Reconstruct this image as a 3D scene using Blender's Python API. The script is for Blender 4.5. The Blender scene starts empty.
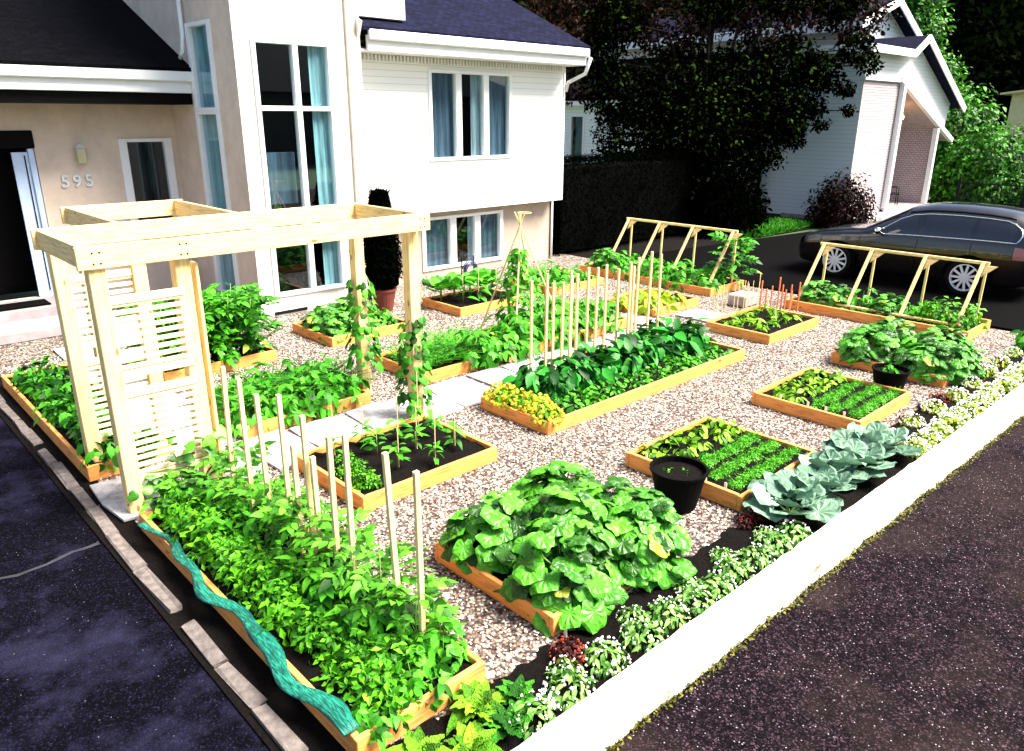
import bpy, bmesh, math, random
import numpy as np
from mathutils import Matrix, Vector
rng = np.random.default_rng(5); random.seed(5)
D = bpy.data; S = bpy.context.scene; COL = S.collection
# ------------------------------------------------------------------ camera, light, exposure
cam = D.objects.new('camera', D.cameras.new('camera')); COL.objects.link(cam)
cam.data.sensor_width = 36; cam.data.lens = 36*759.45/1024
cam.data.clip_start = .05; cam.data.clip_end = 500
cam.matrix_world = Matrix(((0.7280550, 0.2189880, -0.6496001, 0), (-0.6855095, 0.2375125, -0.6882330, 0),
                           (0.0035734, 0.9463784, 0.3230404, 3.1), (0, 0, 0, 1)))
S.camera = cam
W = D.worlds.new('World'); S.world = W; W.use_nodes = True
wn = W.node_tree.nodes; wl = W.node_tree.links
sky = wn.new('ShaderNodeTexSky'); sky.sky_type = 'NISHITA'; sky.sun_disc = False
EL, AZ = math.radians(54), math.radians(137)          # azimuth clockwise from +Y
sky.sun_elevation = EL; sky.sun_rotation = AZ; sky.air_density = 1.0; sky.dust_density = 3.0
bg = wn['Background']; bg.inputs[1].default_value = 0.065
wl.new(sky.outputs[0], bg.inputs[0])
sun = D.lights.new('sun', 'SUN'); sun.energy = 4.1; sun.angle = math.radians(32); sun.color = (1, .94, .82)
so = D.objects.new('sun', sun); COL.objects.link(so)
sd = Vector((math.sin(AZ)*math.cos(EL), math.cos(AZ)*math.cos(EL), math.sin(EL)))
so.rotation_euler = sd.to_track_quat('Z', 'Y').to_euler()
S.view_settings.view_transform = 'Standard'; S.view_settings.look = 'None'
S.view_settings.exposure = 2.15; S.view_settings.gamma = 1.0
S.render.engine = 'CYCLES'; S.cycles.max_bounces = 5; S.cycles.diffuse_bounces = 2
S.cycles.glossy_bounces = 3; S.cycles.transparent_max_bounces = 6; S.cycles.use_denoising = True

# ------------------------------------------------------------------ materials
def newmat(name):
    m = D.materials.new(name); m.use_nodes = True
    return m, m.node_tree.nodes, m.node_tree.links, m.node_tree.nodes['Principled BSDF']
def coords(n, l, scale=(1, 1, 1)):
    tc = n.new('ShaderNodeTexCoord'); mp = n.new('ShaderNodeMapping'); mp.inputs['Scale'].default_value = scale
    l.new(tc.outputs['Object'], mp.inputs[0]); return mp.outputs[0]
def noise(n, l, v, s, det=4, rough=.6):
    t = n.new('ShaderNodeTexNoise'); t.inputs['Scale'].default_value = s; t.inputs['Detail'].default_value = det
    t.inputs['Roughness'].default_value = rough; l.new(v, t.inputs['Vector']); return t.outputs[0]
def ramp(n, l, f, stops, const=False):
    r = n.new('ShaderNodeValToRGB'); cr = r.color_ramp
    if const: cr.interpolation = 'CONSTANT'
    while len(cr.elements) < len(stops): cr.elements.new(.5)
    for e, (p, c) in zip(cr.elements, stops): e.position = p; e.color = (*c, 1)
    l.new(f, r.inputs[0]); return r.outputs[0]
def bump(n, l, h, p, st, dist=.01):
    b = n.new('ShaderNodeBump'); b.inputs['Strength'].default_value = st; b.inputs['Distance'].default_value = dist
    l.new(h, b.inputs['Height']); l.new(b.outputs[0], p.inputs['Normal'])
def mul(c, k): return tuple(min(1, x*k) for x in c)
def plain(name, c, rough=.6, var=.2, s=6, bs=.2, metal=0, coat=0, bsc=80):
    m, n, l, p = newmat(name); v = coords(n, l)
    l.new(ramp(n, l, noise(n, l, v, s), [(.3, mul(c, 1-var)), (.7, mul(c, 1+var))]), p.inputs['Base Color'])
    p.inputs['Roughness'].default_value = rough; p.inputs['Metallic'].default_value = metal
    p.inputs['Coat Weight'].default_value = coat
    if max(c) < .02 and not coat: p.inputs['Specular IOR Level'].default_value = .06
    if bs: bump(n, l, noise(n, l, v, bsc), p, bs, .004)
    return m
def leafmat(name, c, c2, hue=.02, rough=.5, trans=.25, spec=.22):
    m, n, l, p = newmat(name); g = n.new('ShaderNodeNewGeometry'); v = coords(n, l)
    crk = 'crinkle' in name
    base = ramp(n, l, g.outputs['Random Per Island'], [(0, mul(c, .4)), (.25, c), (.7, c2), (.985, mul(c2, 1.5)), (1, (min(1, c2[1]*.8), c2[1]*.95, c2[2]))])
    mx = n.new('ShaderNodeMixRGB'); mx.blend_type = 'MULTIPLY'; mx.inputs[0].default_value = .55
    l.new(base, mx.inputs[1]); l.new(ramp(n, l, noise(n, l, v, 45, 3), [(.3, (.55, .6, .5)), (.7, (1, 1, 1))]), mx.inputs[2])
    l.new(mx.outputs[0], p.inputs['Base Color']); p.inputs['Roughness'].default_value = rough
    p.inputs['Specular IOR Level'].default_value = spec
    bump(n, l, noise(n, l, v, 75 if crk else 60, 2 if crk else 3), p, 1 if crk else .5, .02 if crk else .004)
    t = n.new('ShaderNodeBsdfTranslucent'); l.new(mx.outputs[0], t.inputs[0])
    ms = n.new('ShaderNodeMixShader'); ms.inputs[0].default_value = trans
    l.new(p.outputs[0], ms.inputs[1]); l.new(t.outputs[0], ms.inputs[2])
    l.new(ms.outputs[0], n['Material Output'].inputs[0]); return m
def woodmat(name, c, ax, dark=.55, knots=True):
    m, n, l, p = newmat(name); sc = [14, 14, 14]; sc[ax] = 1.2
    tc = n.new('ShaderNodeTexCoord'); mp = n.new('ShaderNodeMapping'); mp.inputs['Scale'].default_value = sc
    l.new(tc.outputs['Object'], mp.inputs[0]); v = mp.outputs[0]
    a = ramp(n, l, noise(n, l, v, 3.5, 6, .65), [(.32, mul(c, dark)), (.5, c), (.75, mul(c, 1.2))])
    sc2 = [5, 5, 5]; sc2[ax] = 2
    m2 = n.new('ShaderNodeMapping'); m2.inputs['Scale'].default_value = sc2; l.new(tc.outputs['Object'], m2.inputs[0])
    vo = n.new('ShaderNodeTexVoronoi'); vo.inputs['Scale'].default_value = 1.6; l.new(m2.outputs[0], vo.inputs[0])
    k = ramp(n, l, vo.outputs['Distance'], [(.0, (.22, .1, .04)), (.09, (.3, .14, .05)), (.13, (1, 1, 1))])
    mx = n.new('ShaderNodeMixRGB'); mx.blend_type = 'MULTIPLY'; mx.inputs[0].default_value = .8 if knots else 0
    l.new(a, mx.inputs[1]); l.new(k, mx.inputs[2]); l.new(mx.outputs[0], p.inputs['Base Color'])
    p.inputs['Roughness'].default_value = .7; bump(n, l, noise(n, l, v, 8, 4), p, .35, .004); return m
M = {}
for i, a in enumerate('xyz'):
    M['board_'+a] = woodmat('cedar board '+a, (.78, .31, .07), i, .5)
    M['pine_'+a] = woodmat('pine beam '+a, (.9, .64, .28), i, .6)
M['slat'] = woodmat('pale slat', (.85, .68, .4), 0, .75, False)
M['stake'] = woodmat('stake wood', (.85, .6, .29), 2, .75, False)
M['redstake'] = woodmat('red stained stick', (.7, .16, .06), 2, .7, False)
M['tan'] = plain('tan foundation stucco', (.42, .34, .27), .9, .12, 3, .6, bsc=120)  # same beige stucco, darkened so the overhang's shade sits in the colour
M['stucco'] = plain('beige stucco', (.7, .56, .45), .9, .12, 3, .6, bsc=120)
M['cream'] = plain('cream stucco', (.88, .82, .74), .9, .06, 3, .6, bsc=120)
M['white'] = plain('white painted metal', (.88, .88, .88), .5, .03, 5, .05)
M['bluewhite'] = plain('pale blue painted siding', (.62, .72, .8), .55, .04, 5, .05)
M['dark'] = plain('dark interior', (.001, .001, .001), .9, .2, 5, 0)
M['deeps'] = plain('dark brown panel', (.0025, .002, .002), .5, .3, 5, .1)  # also colours the painted shadow band below the entry eave
M['concrete'] = plain('pale concrete', (.34, .29, .28), .85, .35, 5, .6, bsc=60)
M['edging'] = plain('old grey concrete edging', (.115, .095, .088), .9, .5, 14, .9, bsc=50)
M['steps'] = plain('pale step concrete', (.3, .26, .27), .85, .25, 3, .5)
def kerbmat():
    m, n, l, p = newmat('whitewashed concrete'); v = coords(n, l)
    a = ramp(n, l, noise(n, l, v, 7, 7, .7), [(.3, (.16, .14, .08)), (.39, (.4, .36, .27)), (.48, (.66, .62, .52)), (.7, (.78, .75, .67))])
    b_ = ramp(n, l, noise(n, l, v, 60, 3, .7), [(.25, (.35, .32, .26)), (.36, (1, 1, 1))]); mx = n.new('ShaderNodeMixRGB'); mx.blend_type = 'MULTIPLY'; mx.inputs[0].default_value = .8
    l.new(a, mx.inputs[1]); l.new(b_, mx.inputs[2]); l.new(mx.outputs[0], p.inputs['Base Color']); p.inputs['Roughness'].default_value = .9; bump(n, l, noise(n, l, v, 35, 6), p, 1, .012); return m
M['curb'] = kerbmat()
M['blackplastic'] = plain('black plastic', (.0015, .0015, .0015), .8, .2, 5, .2)
M['blackmetal'] = plain('black metal', (.012, .012, .014), .4, .2, 5, .1)
M['terracotta'] = plain('terracotta', (.13, .025, .015), .8, .2, 6, .2)
M['silver'] = plain('silver alloy', (.8, .8, .84), .4, .05, 6, 0, metal=.1)
M['chrome'] = plain('bright trim', (.9, .9, .9), .15, .02, 6, 0, metal=1)
M['tyre'] = plain('tyre rubber', (.008, .008, .008), .85, .2, 6, .2)
M['paint'] = plain('black car paint', (.004, .003, .0045), .25, .1, 6, 0, coat=.8)
M['tag'] = plain('white plastic tag', (.85, .85, .85), .5, .03, 6, 0)
M['lampglass'] = plain('frosted lamp glass', (.55, .5, .3), .5, .1, 9, .1)
M['flower'] = plain('white petals', (.92, .9, .9), .7, .05, 20, 0)
M['yellow'] = leafmat('yellow petals', (.75, .45, .02), (.95, .75, .05))
M['redflower'] = leafmat('red petals', (.4, .02, .01), (.6, .06, .02))
M['bark'] = plain('bark', (.007, .005, .004), .9, .4, 12, .9, bsc=30)
M['stem'] = plain('plant stem', (.16, .28, .05), .6, .2, 10, 0)
M['numeral'] = plain('house numeral metal', (.75, .78, .82), .35, .05, 8, 0, metal=.2)
M['netting'] = None
# leaves
M['parsley'] = leafmat('curly parsley leaf', (.018, .14, .003), (.12, .46, .012), trans=.2)
M['crinkle'] = leafmat('crinkled lime leaf', (.1, .32, .008), (.26, .56, .02), trans=.15); M['crinkledark'] = leafmat('crinkled green leaf', (.02, .17, .006), (.08, .4, .02), trans=.15)
M['squash'] = leafmat('squash leaf', (.03, .15, .006), (.09, .4, .02), trans=.15, rough=.42, spec=.4)
M['bean'] = leafmat('bean leaf', (.03, .2, .006), (.085, .45, .02), trans=.22)
M['lime'] = leafmat('lime green leaf', (.1, .3, .01), (.27, .58, .025), trans=.25)
M['yellowgreen'] = leafmat('yellow green leaf', (.2, .38, .015), (.5, .62, .03), trans=.25)
M['tomato'] = leafmat('tomato leaf', (.025, .14, .005), (.1, .4, .02), trans=.2)
M['darkleaf'] = leafmat('dark green leaf', (.006, .075, .006), (.03, .28, .025), trans=.15, rough=.45)
M['midleaf'] = leafmat('mid green leaf', (.012, .1, .004), (.07, .36, .015), trans=.2)
M['carrot'] = leafmat('carrot top', (.04, .24, .008), (.12, .5, .02), trans=.25)
M['cabbage'] = leafmat('blue green cabbage leaf', (.08, .17, .115), (.19, .33, .225), trans=.08, rough=.6)
M['alys'] = leafmat('pale edging leaf', (.1, .32, .04), (.3, .55, .13), trans=.2)
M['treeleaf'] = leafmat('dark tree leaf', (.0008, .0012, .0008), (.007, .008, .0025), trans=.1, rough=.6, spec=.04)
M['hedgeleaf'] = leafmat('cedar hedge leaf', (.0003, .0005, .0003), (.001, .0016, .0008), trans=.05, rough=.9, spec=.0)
M['brightleaf'] = leafmat('bright shrub leaf', (.008, .07, .002), (.06, .26, .008), trans=.2)
M['redleaf'] = leafmat('dark red barberry leaf', (.02, .004, .004), (.07, .008, .008), trans=.1)
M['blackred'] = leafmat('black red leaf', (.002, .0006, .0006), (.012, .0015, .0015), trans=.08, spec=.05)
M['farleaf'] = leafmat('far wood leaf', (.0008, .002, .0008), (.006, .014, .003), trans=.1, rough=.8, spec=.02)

def soilmat():
    m, n, l, p = newmat('garden soil'); v = coords(n, l)
    l.new(ramp(n, l, noise(n, l, v, 30, 6), [(.3, (.0015, .001, .001)), (.7, (.005, .003, .0025)), (.9, (.03, .018, .012))]), p.inputs['Base Color'])
    p.inputs['Roughness'].default_value = .95; p.inputs['Specular IOR Level'].default_value = .1
    bump(n, l, noise(n, l, v, 35, 6), p, 1, .03); return m
M['soil'] = soilmat()
def gravelmat(name, island=False):
    m, n, l, p = newmat(name)
    stops = [(0, (.09, .045, .04)), (.18, (.3, .17, .13)), (.36, (.55, .41, .31)), (.5, (.7, .6, .49)), (.66, (.86, .8, .7)), (.8, (.2, .16, .15)), (.92, (.9, .88, .83))]
    if island:
        g = n.new('ShaderNodeNewGeometry'); l.new(ramp(n, l, g.outputs['Random Per Island'], stops, True), p.inputs['Base Color'])
    else:
        v = coords(n, l); vo = n.new('ShaderNodeTexVoronoi'); vo.inputs['Scale'].default_value = 42; l.new(v, vo.inputs[0])
        sx = n.new('ShaderNodeSeparateColor'); l.new(vo.outputs['Color'], sx.inputs[0])
        c = ramp(n, l, sx.outputs[0], [(q, mul(k, .55)) for q, k in stops], True)
        mx = n.new('ShaderNodeMixRGB'); mx.blend_type = 'MULTIPLY'; mx.inputs[0].default_value = 1
        l.new(c, mx.inputs[1]); l.new(ramp(n, l, vo.outputs['Distance'], [(.3, (1, 1, 1)), (.75, (.12, .08, .07))]), mx.inputs[2])
        l.new(mx.outputs[0], p.inputs['Base Color']); bump(n, l, vo.outputs['Distance'], p, 1, -.01)
    p.inputs['Roughness'].default_value = .75; return m
M['gravel'] = gravelmat('gravel bed'); M['pebble'] = gravelmat('pebble', True)
def asphalt(name, dark, light, patch, speck, sc=1.1, thr=(.42, .62), spk=.985):
    m, n, l, p = newmat(name); v = coords(n, l)
    va = n.new('ShaderNodeTexVoronoi'); va.inputs['Scale'].default_value = 110; l.new(v, va.inputs[0])
    sa = n.new('ShaderNodeSeparateColor'); l.new(va.outputs['Color'], sa.inputs[0])
    agg = ramp(n, l, sa.outputs[1], [(0, dark), (.55, mul(light, .45)), (.78, light), (.93, mul(light, 3.2)), (1, mul(light, 6))])
    bm_ = n.new('ShaderNodeMixRGB'); bm_.blend_type = 'MULTIPLY'; bm_.inputs[0].default_value = .7; l.new(agg, bm_.inputs[1]); l.new(ramp(n, l, noise(n, l, v, 16, 4), [(.35, (.35, .3, .4)), (.65, (1.3, 1.15, 1.2))]), bm_.inputs[2]); base = bm_.outputs[0]
    pt = ramp(n, l, noise(n, l, v, sc, 7, .68), [(thr[0], (0, 0, 0)), (thr[1], (1, 1, 1))])
    mx = n.new('ShaderNodeMixRGB'); l.new(pt, mx.inputs[0]); l.new(base, mx.inputs[1]); pc = n.new('ShaderNodeMixRGB'); pc.inputs[0].default_value = .5; pc.inputs[1].default_value = (*patch, 1); l.new(base, pc.inputs[2]); l.new(pc.outputs[0], mx.inputs[2])
    vo = n.new('ShaderNodeTexVoronoi'); vo.inputs['Scale'].default_value = 75; l.new(v, vo.inputs[0])
    sx = n.new('ShaderNodeSeparateColor'); l.new(vo.outputs['Color'], sx.inputs[0])
    a = n.new('ShaderNodeMath'); a.operation = 'GREATER_THAN'; a.inputs[1].default_value = spk; l.new(sx.outputs[0], a.inputs[0])
    b = n.new('ShaderNodeMath'); b.operation = 'LESS_THAN'; b.inputs[1].default_value = .3; l.new(vo.outputs['Distance'], b.inputs[0])
    c = n.new('ShaderNodeMath'); c.operation = 'MULTIPLY'; l.new(a.outputs[0], c.inputs[0]); l.new(b.outputs[0], c.inputs[1])
    m2 = n.new('ShaderNodeMixRGB'); l.new(c.outputs[0], m2.inputs[0]); l.new(mx.outputs[0], m2.inputs[1]); m2.inputs[2].default_value = (*speck, 1)
    l.new(m2.outputs[0], p.inputs['Base Color']); p.inputs['Roughness'].default_value = .9
    p.inputs['Specular IOR Level'].default_value = .04
    bump(n, l, noise(n, l, v, 70, 5), p, .9, .012); return m
M['drive'] = asphalt('driveway asphalt', (.0004, .0004, .0009), (.002, .002, .0055), (.024, .023, .055), (.1, .1, .12), 1.2, (.48, .66), .994)
M['road'] = asphalt('road asphalt', (.0014, .0009, .0014), (.013, .0085, .0115), (.034, .023, .02), (.3, .26, .3), .45, (.46, .62), .955)
M['drive2'] = asphalt('neighbour driveway asphalt', (.0004, .0004, .0004), (.0008, .0007, .0009), (.002, .0018, .0025), (.01, .01, .01), .6, (.5, .8), .995)
M['lawn'] = plain('lawn soil', (.02, .045, .008), .95, .3, 4, .5)
def sidingmat(name, c, pitch, vert=False):
    m, n, l, p = newmat(name); tc = n.new('ShaderNodeTexCoord'); sp = n.new('ShaderNodeSeparateXYZ'); l.new(tc.outputs['Object'], sp.inputs[0])
    src = sp.outputs['X' if vert else 'Z']
    a = n.new('ShaderNodeMath'); a.operation = 'MULTIPLY'; a.inputs[1].default_value = 1/pitch; l.new(src, a.inputs[0])
    f = n.new('ShaderNodeMath'); f.operation = 'FRACT'; l.new(a.outputs[0], f.inputs[0])
    l.new(ramp(n, l, f.outputs[0], [(0, mul(c, .45)), (.1, c), (1, c)]), p.inputs['Base Color'])
    p.inputs['Roughness'].default_value = .5; bump(n, l, f.outputs[0], p, .6, .015); return m
M['siding'] = sidingmat('white horizontal siding', (.9, .89, .87), .11)
M['bluesiding'] = sidingmat('pale blue siding', (.86, .91, .95), .13)
def brickmat():
    m, n, l, p = newmat('whitewashed brick'); tc = n.new('ShaderNodeTexCoord'); sp = n.new('ShaderNodeSeparateXYZ'); l.new(tc.outputs['Object'], sp.inputs[0])
    ad = n.new('ShaderNodeMath'); l.new(sp.outputs['X'], ad.inputs[0]); l.new(sp.outputs['Y'], ad.inputs[1])
    cb = n.new('ShaderNodeCombineXYZ'); l.new(ad.outputs[0], cb.inputs[0]); l.new(sp.outputs['Z'], cb.inputs[1])
    b = n.new('ShaderNodeTexBrick'); l.new(cb.outputs[0], b.inputs[0]); b.inputs['Scale'].default_value = 3.2
    b.inputs['Color1'].default_value = (.56, .47, .48, 1); b.inputs['Color2'].default_value = (.48, .4, .41, 1); b.inputs['Mortar'].default_value = (.2, .15, .17, 1)
    b.inputs['Mortar Size'].default_value = .03
    l.new(b.outputs[0], p.inputs['Base Color']); p.inputs['Roughness'].default_value = .85; bump(n, l, b.outputs['Fac'], p, .5, -.01); return m
M['brick'] = brickmat()
def shingle(name, c):
    m, n, l, p = newmat(name); v = coords(n, l)
    b = n.new('ShaderNodeTexBrick'); l.new(v, b.inputs[0]); b.inputs['Scale'].default_value = 3
    b.inputs['Color1'].default_value = (*c, 1); b.inputs['Color2'].default_value = (*mul(c, 2.0), 1); b.inputs['Mortar'].default_value = (*mul(c, .35), 1)
    mx = n.new('ShaderNodeMixRGB'); mx.blend_type = 'MULTIPLY'; mx.inputs[0].default_value = .7
    l.new(b.outputs[0], mx.inputs[1]); l.new(ramp(n, l, noise(n, l, v, 9, 5), [(.35, (.3, .3, .3)), (.65, (1, 1, 1))]), mx.inputs[2])
    l.new(mx.outputs[0], p.inputs['Base Color']); p.inputs['Roughness'].default_value = .9; p.inputs['Specular IOR Level'].default_value = .05
    bump(n, l, noise(n, l, v, 60), p, .6, .01); return m
M['shingle'] = shingle('dark blue shingle', (.006, .0065, .02))
M['shingle_dark'] = shingle('black shingle', (.0018, .0018, .003))
def glassmat(name, tint=(.02, .03, .04), refl=.35):
    m, n, l, p = newmat(name)
    g = n.new('ShaderNodeBsdfGlossy'); g.inputs['Roughness'].default_value = .02; g.inputs[0].default_value = (.85, .93, 1, 1)
    t = n.new('ShaderNodeBsdfTransparent'); t.inputs[0].default_value = (.8, .88, .9, 1)
    ms = n.new('ShaderNodeMixShader'); ms.inputs[0].default_value = refl
    l.new(t.outputs[0], ms.inputs[1]); l.new(g.outputs[0], ms.inputs[2]); l.new(ms.outputs[0], n['Material Output'].inputs[0]); return m
M['glass'] = glassmat('window glass', refl=.05); M['tallglass'] = glassmat('large window glass', refl=.13); M['carglass'] = glassmat('car glass', refl=.16)
def clothmat(name, c):
    m, n, l, p = newmat(name); v = coords(n, l, (1, 1, .05))
    l.new(ramp(n, l, noise(n, l, v, 22, 3), [(.35, mul(c, .45)), (.65, c)]), p.inputs['Base Color']); p.inputs['Roughness'].default_value = .9; return m
M['bluecurtain'] = clothmat('blue curtain', (.13, .18, .25)); M['tealcurtain'] = clothmat('pale teal blind', (.6, .88, .92)); M['whitecurtain'] = clothmat('white curtain', (.55, .62, .66))
def netmat():
    m, n, l, p = newmat('teal netting'); v = coords(n, l, (1, .12, 1))
    l.new(ramp(n, l, noise(n, l, v, 110, 4, .6), [(.35, (.0, .03, .022)), (.5, (.0, .13, .09)), (.72, (.02, .33, .22))]), p.inputs['Base Color'])
    p.inputs['Roughness'].default_value = .5; bump(n, l, noise(n, l, v, 160, 4), p, 1, .01); return m
M['netting'] = netmat()
def glow(name, c, s):
    m, n, l, p = newmat(name); v = coords(n, l); p.inputs['Base Color'].default_value = (*c, 1)
    p.inputs['Emission Color'].default_value = (*c, 1); p.inputs['Emission Strength'].default_value = s
    bump(n, l, noise(n, l, v, 20), p, .1, .002); return m
M['glow'] = glow('warm lamp glow', (1, .42, .14), 5)

# ------------------------------------------------------------------ mesh building
def nrm(a): return a/np.maximum(np.linalg.norm(a, axis=-1, keepdims=True), 1e-9)
class MB:
    def __init__(s): s.v = []; s.fi = []; s.fn = []; s.fm = []; s.n = 0
    def add(s, v, faces, m=0):
        v = np.asarray(v, float); s.v.append(v)
        s.fi.append(np.array([i for f in faces for i in f], int)+s.n); s.fn.append(np.array([len(f) for f in faces])); s.fm.append(np.full(len(faces), m)); s.n += len(v)
        return s
    def inst(s, tpl, P, T, N, Sc, m=0):
        tv, tf = tpl; P = np.asarray(P, float); k = len(P)
        if k == 0: return s
        N = nrm(np.asarray(N, float)); T = np.asarray(T, float); T = nrm(T-(T*N).sum(1, keepdims=True)*N); B = np.cross(N, T)
        Sc = np.broadcast_to(np.asarray(Sc, float), (k,))
        V = (tv[None, :, 0:1]*T[:, None]+tv[None, :, 1:2]*B[:, None]+tv[None, :, 2:3]*N[:, None])*Sc[:, None, None]+P[:, None]
        fi = np.array([i for f in tf for i in f]); fn = np.array([len(f) for f in tf])
        off = (np.arange(k)*len(tv))[:, None]
        s.v.append(V.reshape(-1, 3)); s.fi.append((fi[None]+off).ravel()+s.n); s.fn.append(np.tile(fn, k)); s.fm.append(np.full(len(tf)*k, m)); s.n += len(tv)*k
        return s
    def box(s, x0, x1, y0, y1, z0, z1, m=0, c=0.0):
        if c <= 0:
            v = [(x, y, z) for z in (z0, z1) for y in (y0, y1) for x in (x0, x1)]
            return s.add(v, [(0, 2, 3, 1), (4, 5, 7, 6), (0, 1, 5, 4), (2, 6, 7, 3), (0, 4, 6, 2), (1, 3, 7, 5)], m)
        bm = bmesh.new(); bmesh.ops.create_cube(bm, size=1)
        for q in bm.verts: q.co = Vector(((x0+x1)/2+q.co.x*(x1-x0), (y0+y1)/2+q.co.y*(y1-y0), (z0+z1)/2+q.co.z*(z1-z0)))
        bmesh.ops.bevel(bm, geom=bm.edges[:], offset=c, segments=1, affect='EDGES')
        bm.verts.index_update(); s.add([tuple(q.co) for q in bm.verts], [[q.index for q in f.verts] for f in bm.faces], m); bm.free(); return s
    def beam(s, a, b, w, h, m=0, up=(0, 0, 1), c=.004):
        a = np.array(a, float); b = np.array(b, float); L = np.linalg.norm(b-a); t = (b-a)/L; u = np.array(up, float)
        if abs(t@u) > .95: u = np.array((1, 0, 0.))
        sd = nrm(np.cross(u, t)); u = np.cross(t, sd); k = MB().box(0, L, -w/2, w/2, -h/2, h/2, 0, c)
        V = np.vstack(k.v); V = a+V[:, :1]*t+V[:, 1:2]*sd+V[:, 2:]*u
        s.v.append(V); s.fi.append(k.fi[0]+s.n); s.fn.append(k.fn[0]); s.fm.append(np.full(len(k.fn[0]), m)); s.n += len(V); return s
    def tube(s, pts, r, n=6, m=0, cap=True):
        pts = np.asarray(pts, float); r = np.broadcast_to(np.asarray(r, float), (len(pts),))
        t = nrm(np.gradient(pts, axis=0)); ref = np.array((0, 0, 1.)) if abs(t[0, 2]) < .9 else np.array((1., 0, 0))
        a = nrm(np.cross(t, ref)); b = np.cross(t, a); th = np.arange(n)*2*math.pi/n
        V = (pts[:, None]+r[:, None, None]*(np.cos(th)[None, :, None]*a[:, None]+np.sin(th)[None, :, None]*b[:, None])).reshape(-1, 3)
        F = [(i*n+j, i*n+(j+1) % n, (i+1)*n+(j+1) % n, (i+1)*n+j) for i in range(len(pts)-1) for j in range(n)]
        if cap: F += [tuple(range(n))[::-1], tuple((len(pts)-1)*n+j for j in range(n))]
        return s.add(V, F, m)
    def lathe(s, prof, n=20, m=0, at=(0, 0, 0)):
        th = np.arange(n)*2*math.pi/n
        V = [(at[0]+r*math.cos(t), at[1]+r*math.sin(t), at[2]+z) for r, z in prof for t in th]
        F = [(i*n+j, i*n+(j+1) % n, (i+1)*n+(j+1) % n, (i+1)*n+j) for i in range(len(prof)-1) for j in range(n)]
        return s.add(V, F, m)
    def build(s, name, mats, parent=None, smooth=False, loc=None):
        me = D.meshes.new(name); V = np.vstack(s.v); fi = np.concatenate(s.fi); fn = np.concatenate(s.fn); fm = np.concatenate(s.fm)
        me.vertices.add(len(V)); me.vertices.foreach_set('co', V.ravel()); me.loops.add(len(fi)); me.loops.foreach_set('vertex_index', fi.astype(np.int32))
        me.polygons.add(len(fn)); me.polygons.foreach_set('loop_start', np.concatenate(([0], np.cumsum(fn)[:-1])).astype(np.int32)); me.polygons.foreach_set('loop_total', fn.astype(np.int32))
        me.polygons.foreach_set('material_index', fm.astype(np.int32)); me.polygons.foreach_set('use_smooth', np.full(len(fn), smooth))
        me.update(calc_edges=True); me.validate()
        for k in (mats if isinstance(mats, (list, tuple)) else [mats]): me.materials.append(M[k] if isinstance(k, str) else k)
        o = D.objects.new(name, me); COL.objects.link(o)
        if parent: o.parent = parent
        if loc: o.location = loc
        return o
def tag(o, label=None, cat=None, group=None, kind=None):
    if label: o['label'] = label
    if cat: o['category'] = cat
    if group: o['group'] = group
    if kind: o['kind'] = kind
    return o
def empty(name, label, cat, loc=(0, 0, 0), rz=0, group=None):
    o = D.objects.new(name, None); COL.objects.link(o); o.location = loc; o.rotation_euler = (0, 0, rz); o.empty_display_size = .1
    return tag(o, label, cat, group)
def struct(o): o['kind'] = 'structure'; return o
def kids(o): return [c for c in D.objects if c.parent == o]
def copy_tree(o, loc, rz, label, sc=1, group=None):
    c = o.copy(); COL.objects.link(c); c.location = loc; c.rotation_euler = (0, 0, rz); c.scale = (sc, sc, sc) if np.isscalar(sc) else sc
    if label: c['label'] = label
    if group: c['group'] = group
    for ch in o.get('_k', []) if False else TREE.get(o.name, []):
        d = ch.copy(); COL.objects.link(d); d.parent = c
    return c
TREE = {}
ORD = 'first second third fourth fifth sixth seventh eighth ninth tenth eleventh twelfth thirteenth fourteenth fifteenth sixteenth seventeenth eighteenth nineteenth twentieth'.split()
def ordw(i): return ORD[i] if i < 20 else 'twenty-'+ORD[i-20] if i < 29 else 'thirtieth'

# ------------------------------------------------------------------ leaf templates
def t_ovate(w=.42, curl=.35, fold=.25, n=4, ruffle=0):
    xs = np.linspace(0, 1, n+1); V = []; F = []
    for i, x in enumerate(xs):
        h = w/2*(math.sin(math.pi*min(1, x**.75*1.0)))**.8 if 0 < x < 1 else .015
        z = -curl*x*x; r = ruffle*(1 if i % 2 else -1)
        V += [(x, -h, z+fold*h+r), (x, 0, z), (x, h, z+fold*h-r)]
    for i in range(n):
        a = i*3; F += [(a, a+3, a+4, a+1), (a+1, a+4, a+5, a+2)]
    return np.array(V), F
def t_round(n=20, lobes=5, amp=.12, cup=-.15, ruf=.04):
    V = [(0.40, 0, -.015)]; F = []
    for k, rr in enumerate((.5, .84, 1)):
        for j in range(n):
            a = 2*math.pi*j/n+math.pi; r = .5*rr*(1+(amp*math.cos(lobes*(a-math.pi)+math.pi) if k else 0))
            if k and j == 0: r *= .5
            vein = (-.016 if j % 2 == 0 else .02)*(1, .8, .3)[k]
            V.append((.5+r*math.cos(a), r*math.sin(a), cup*(rr**2)*.6+vein+(ruf*math.sin(3*a+1)+ruf*.8*math.cos(7*a) if k == 2 else .02)))
    for j in range(n):
        b = (j+1) % n; F += [(0, 1+j, 1+b), (1+j, 1+n+j, 1+n+b, 1+b), (1+n+j, 1+2*n+j, 1+2*n+b, 1+n+b)]
    return np.array(V), F
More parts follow.
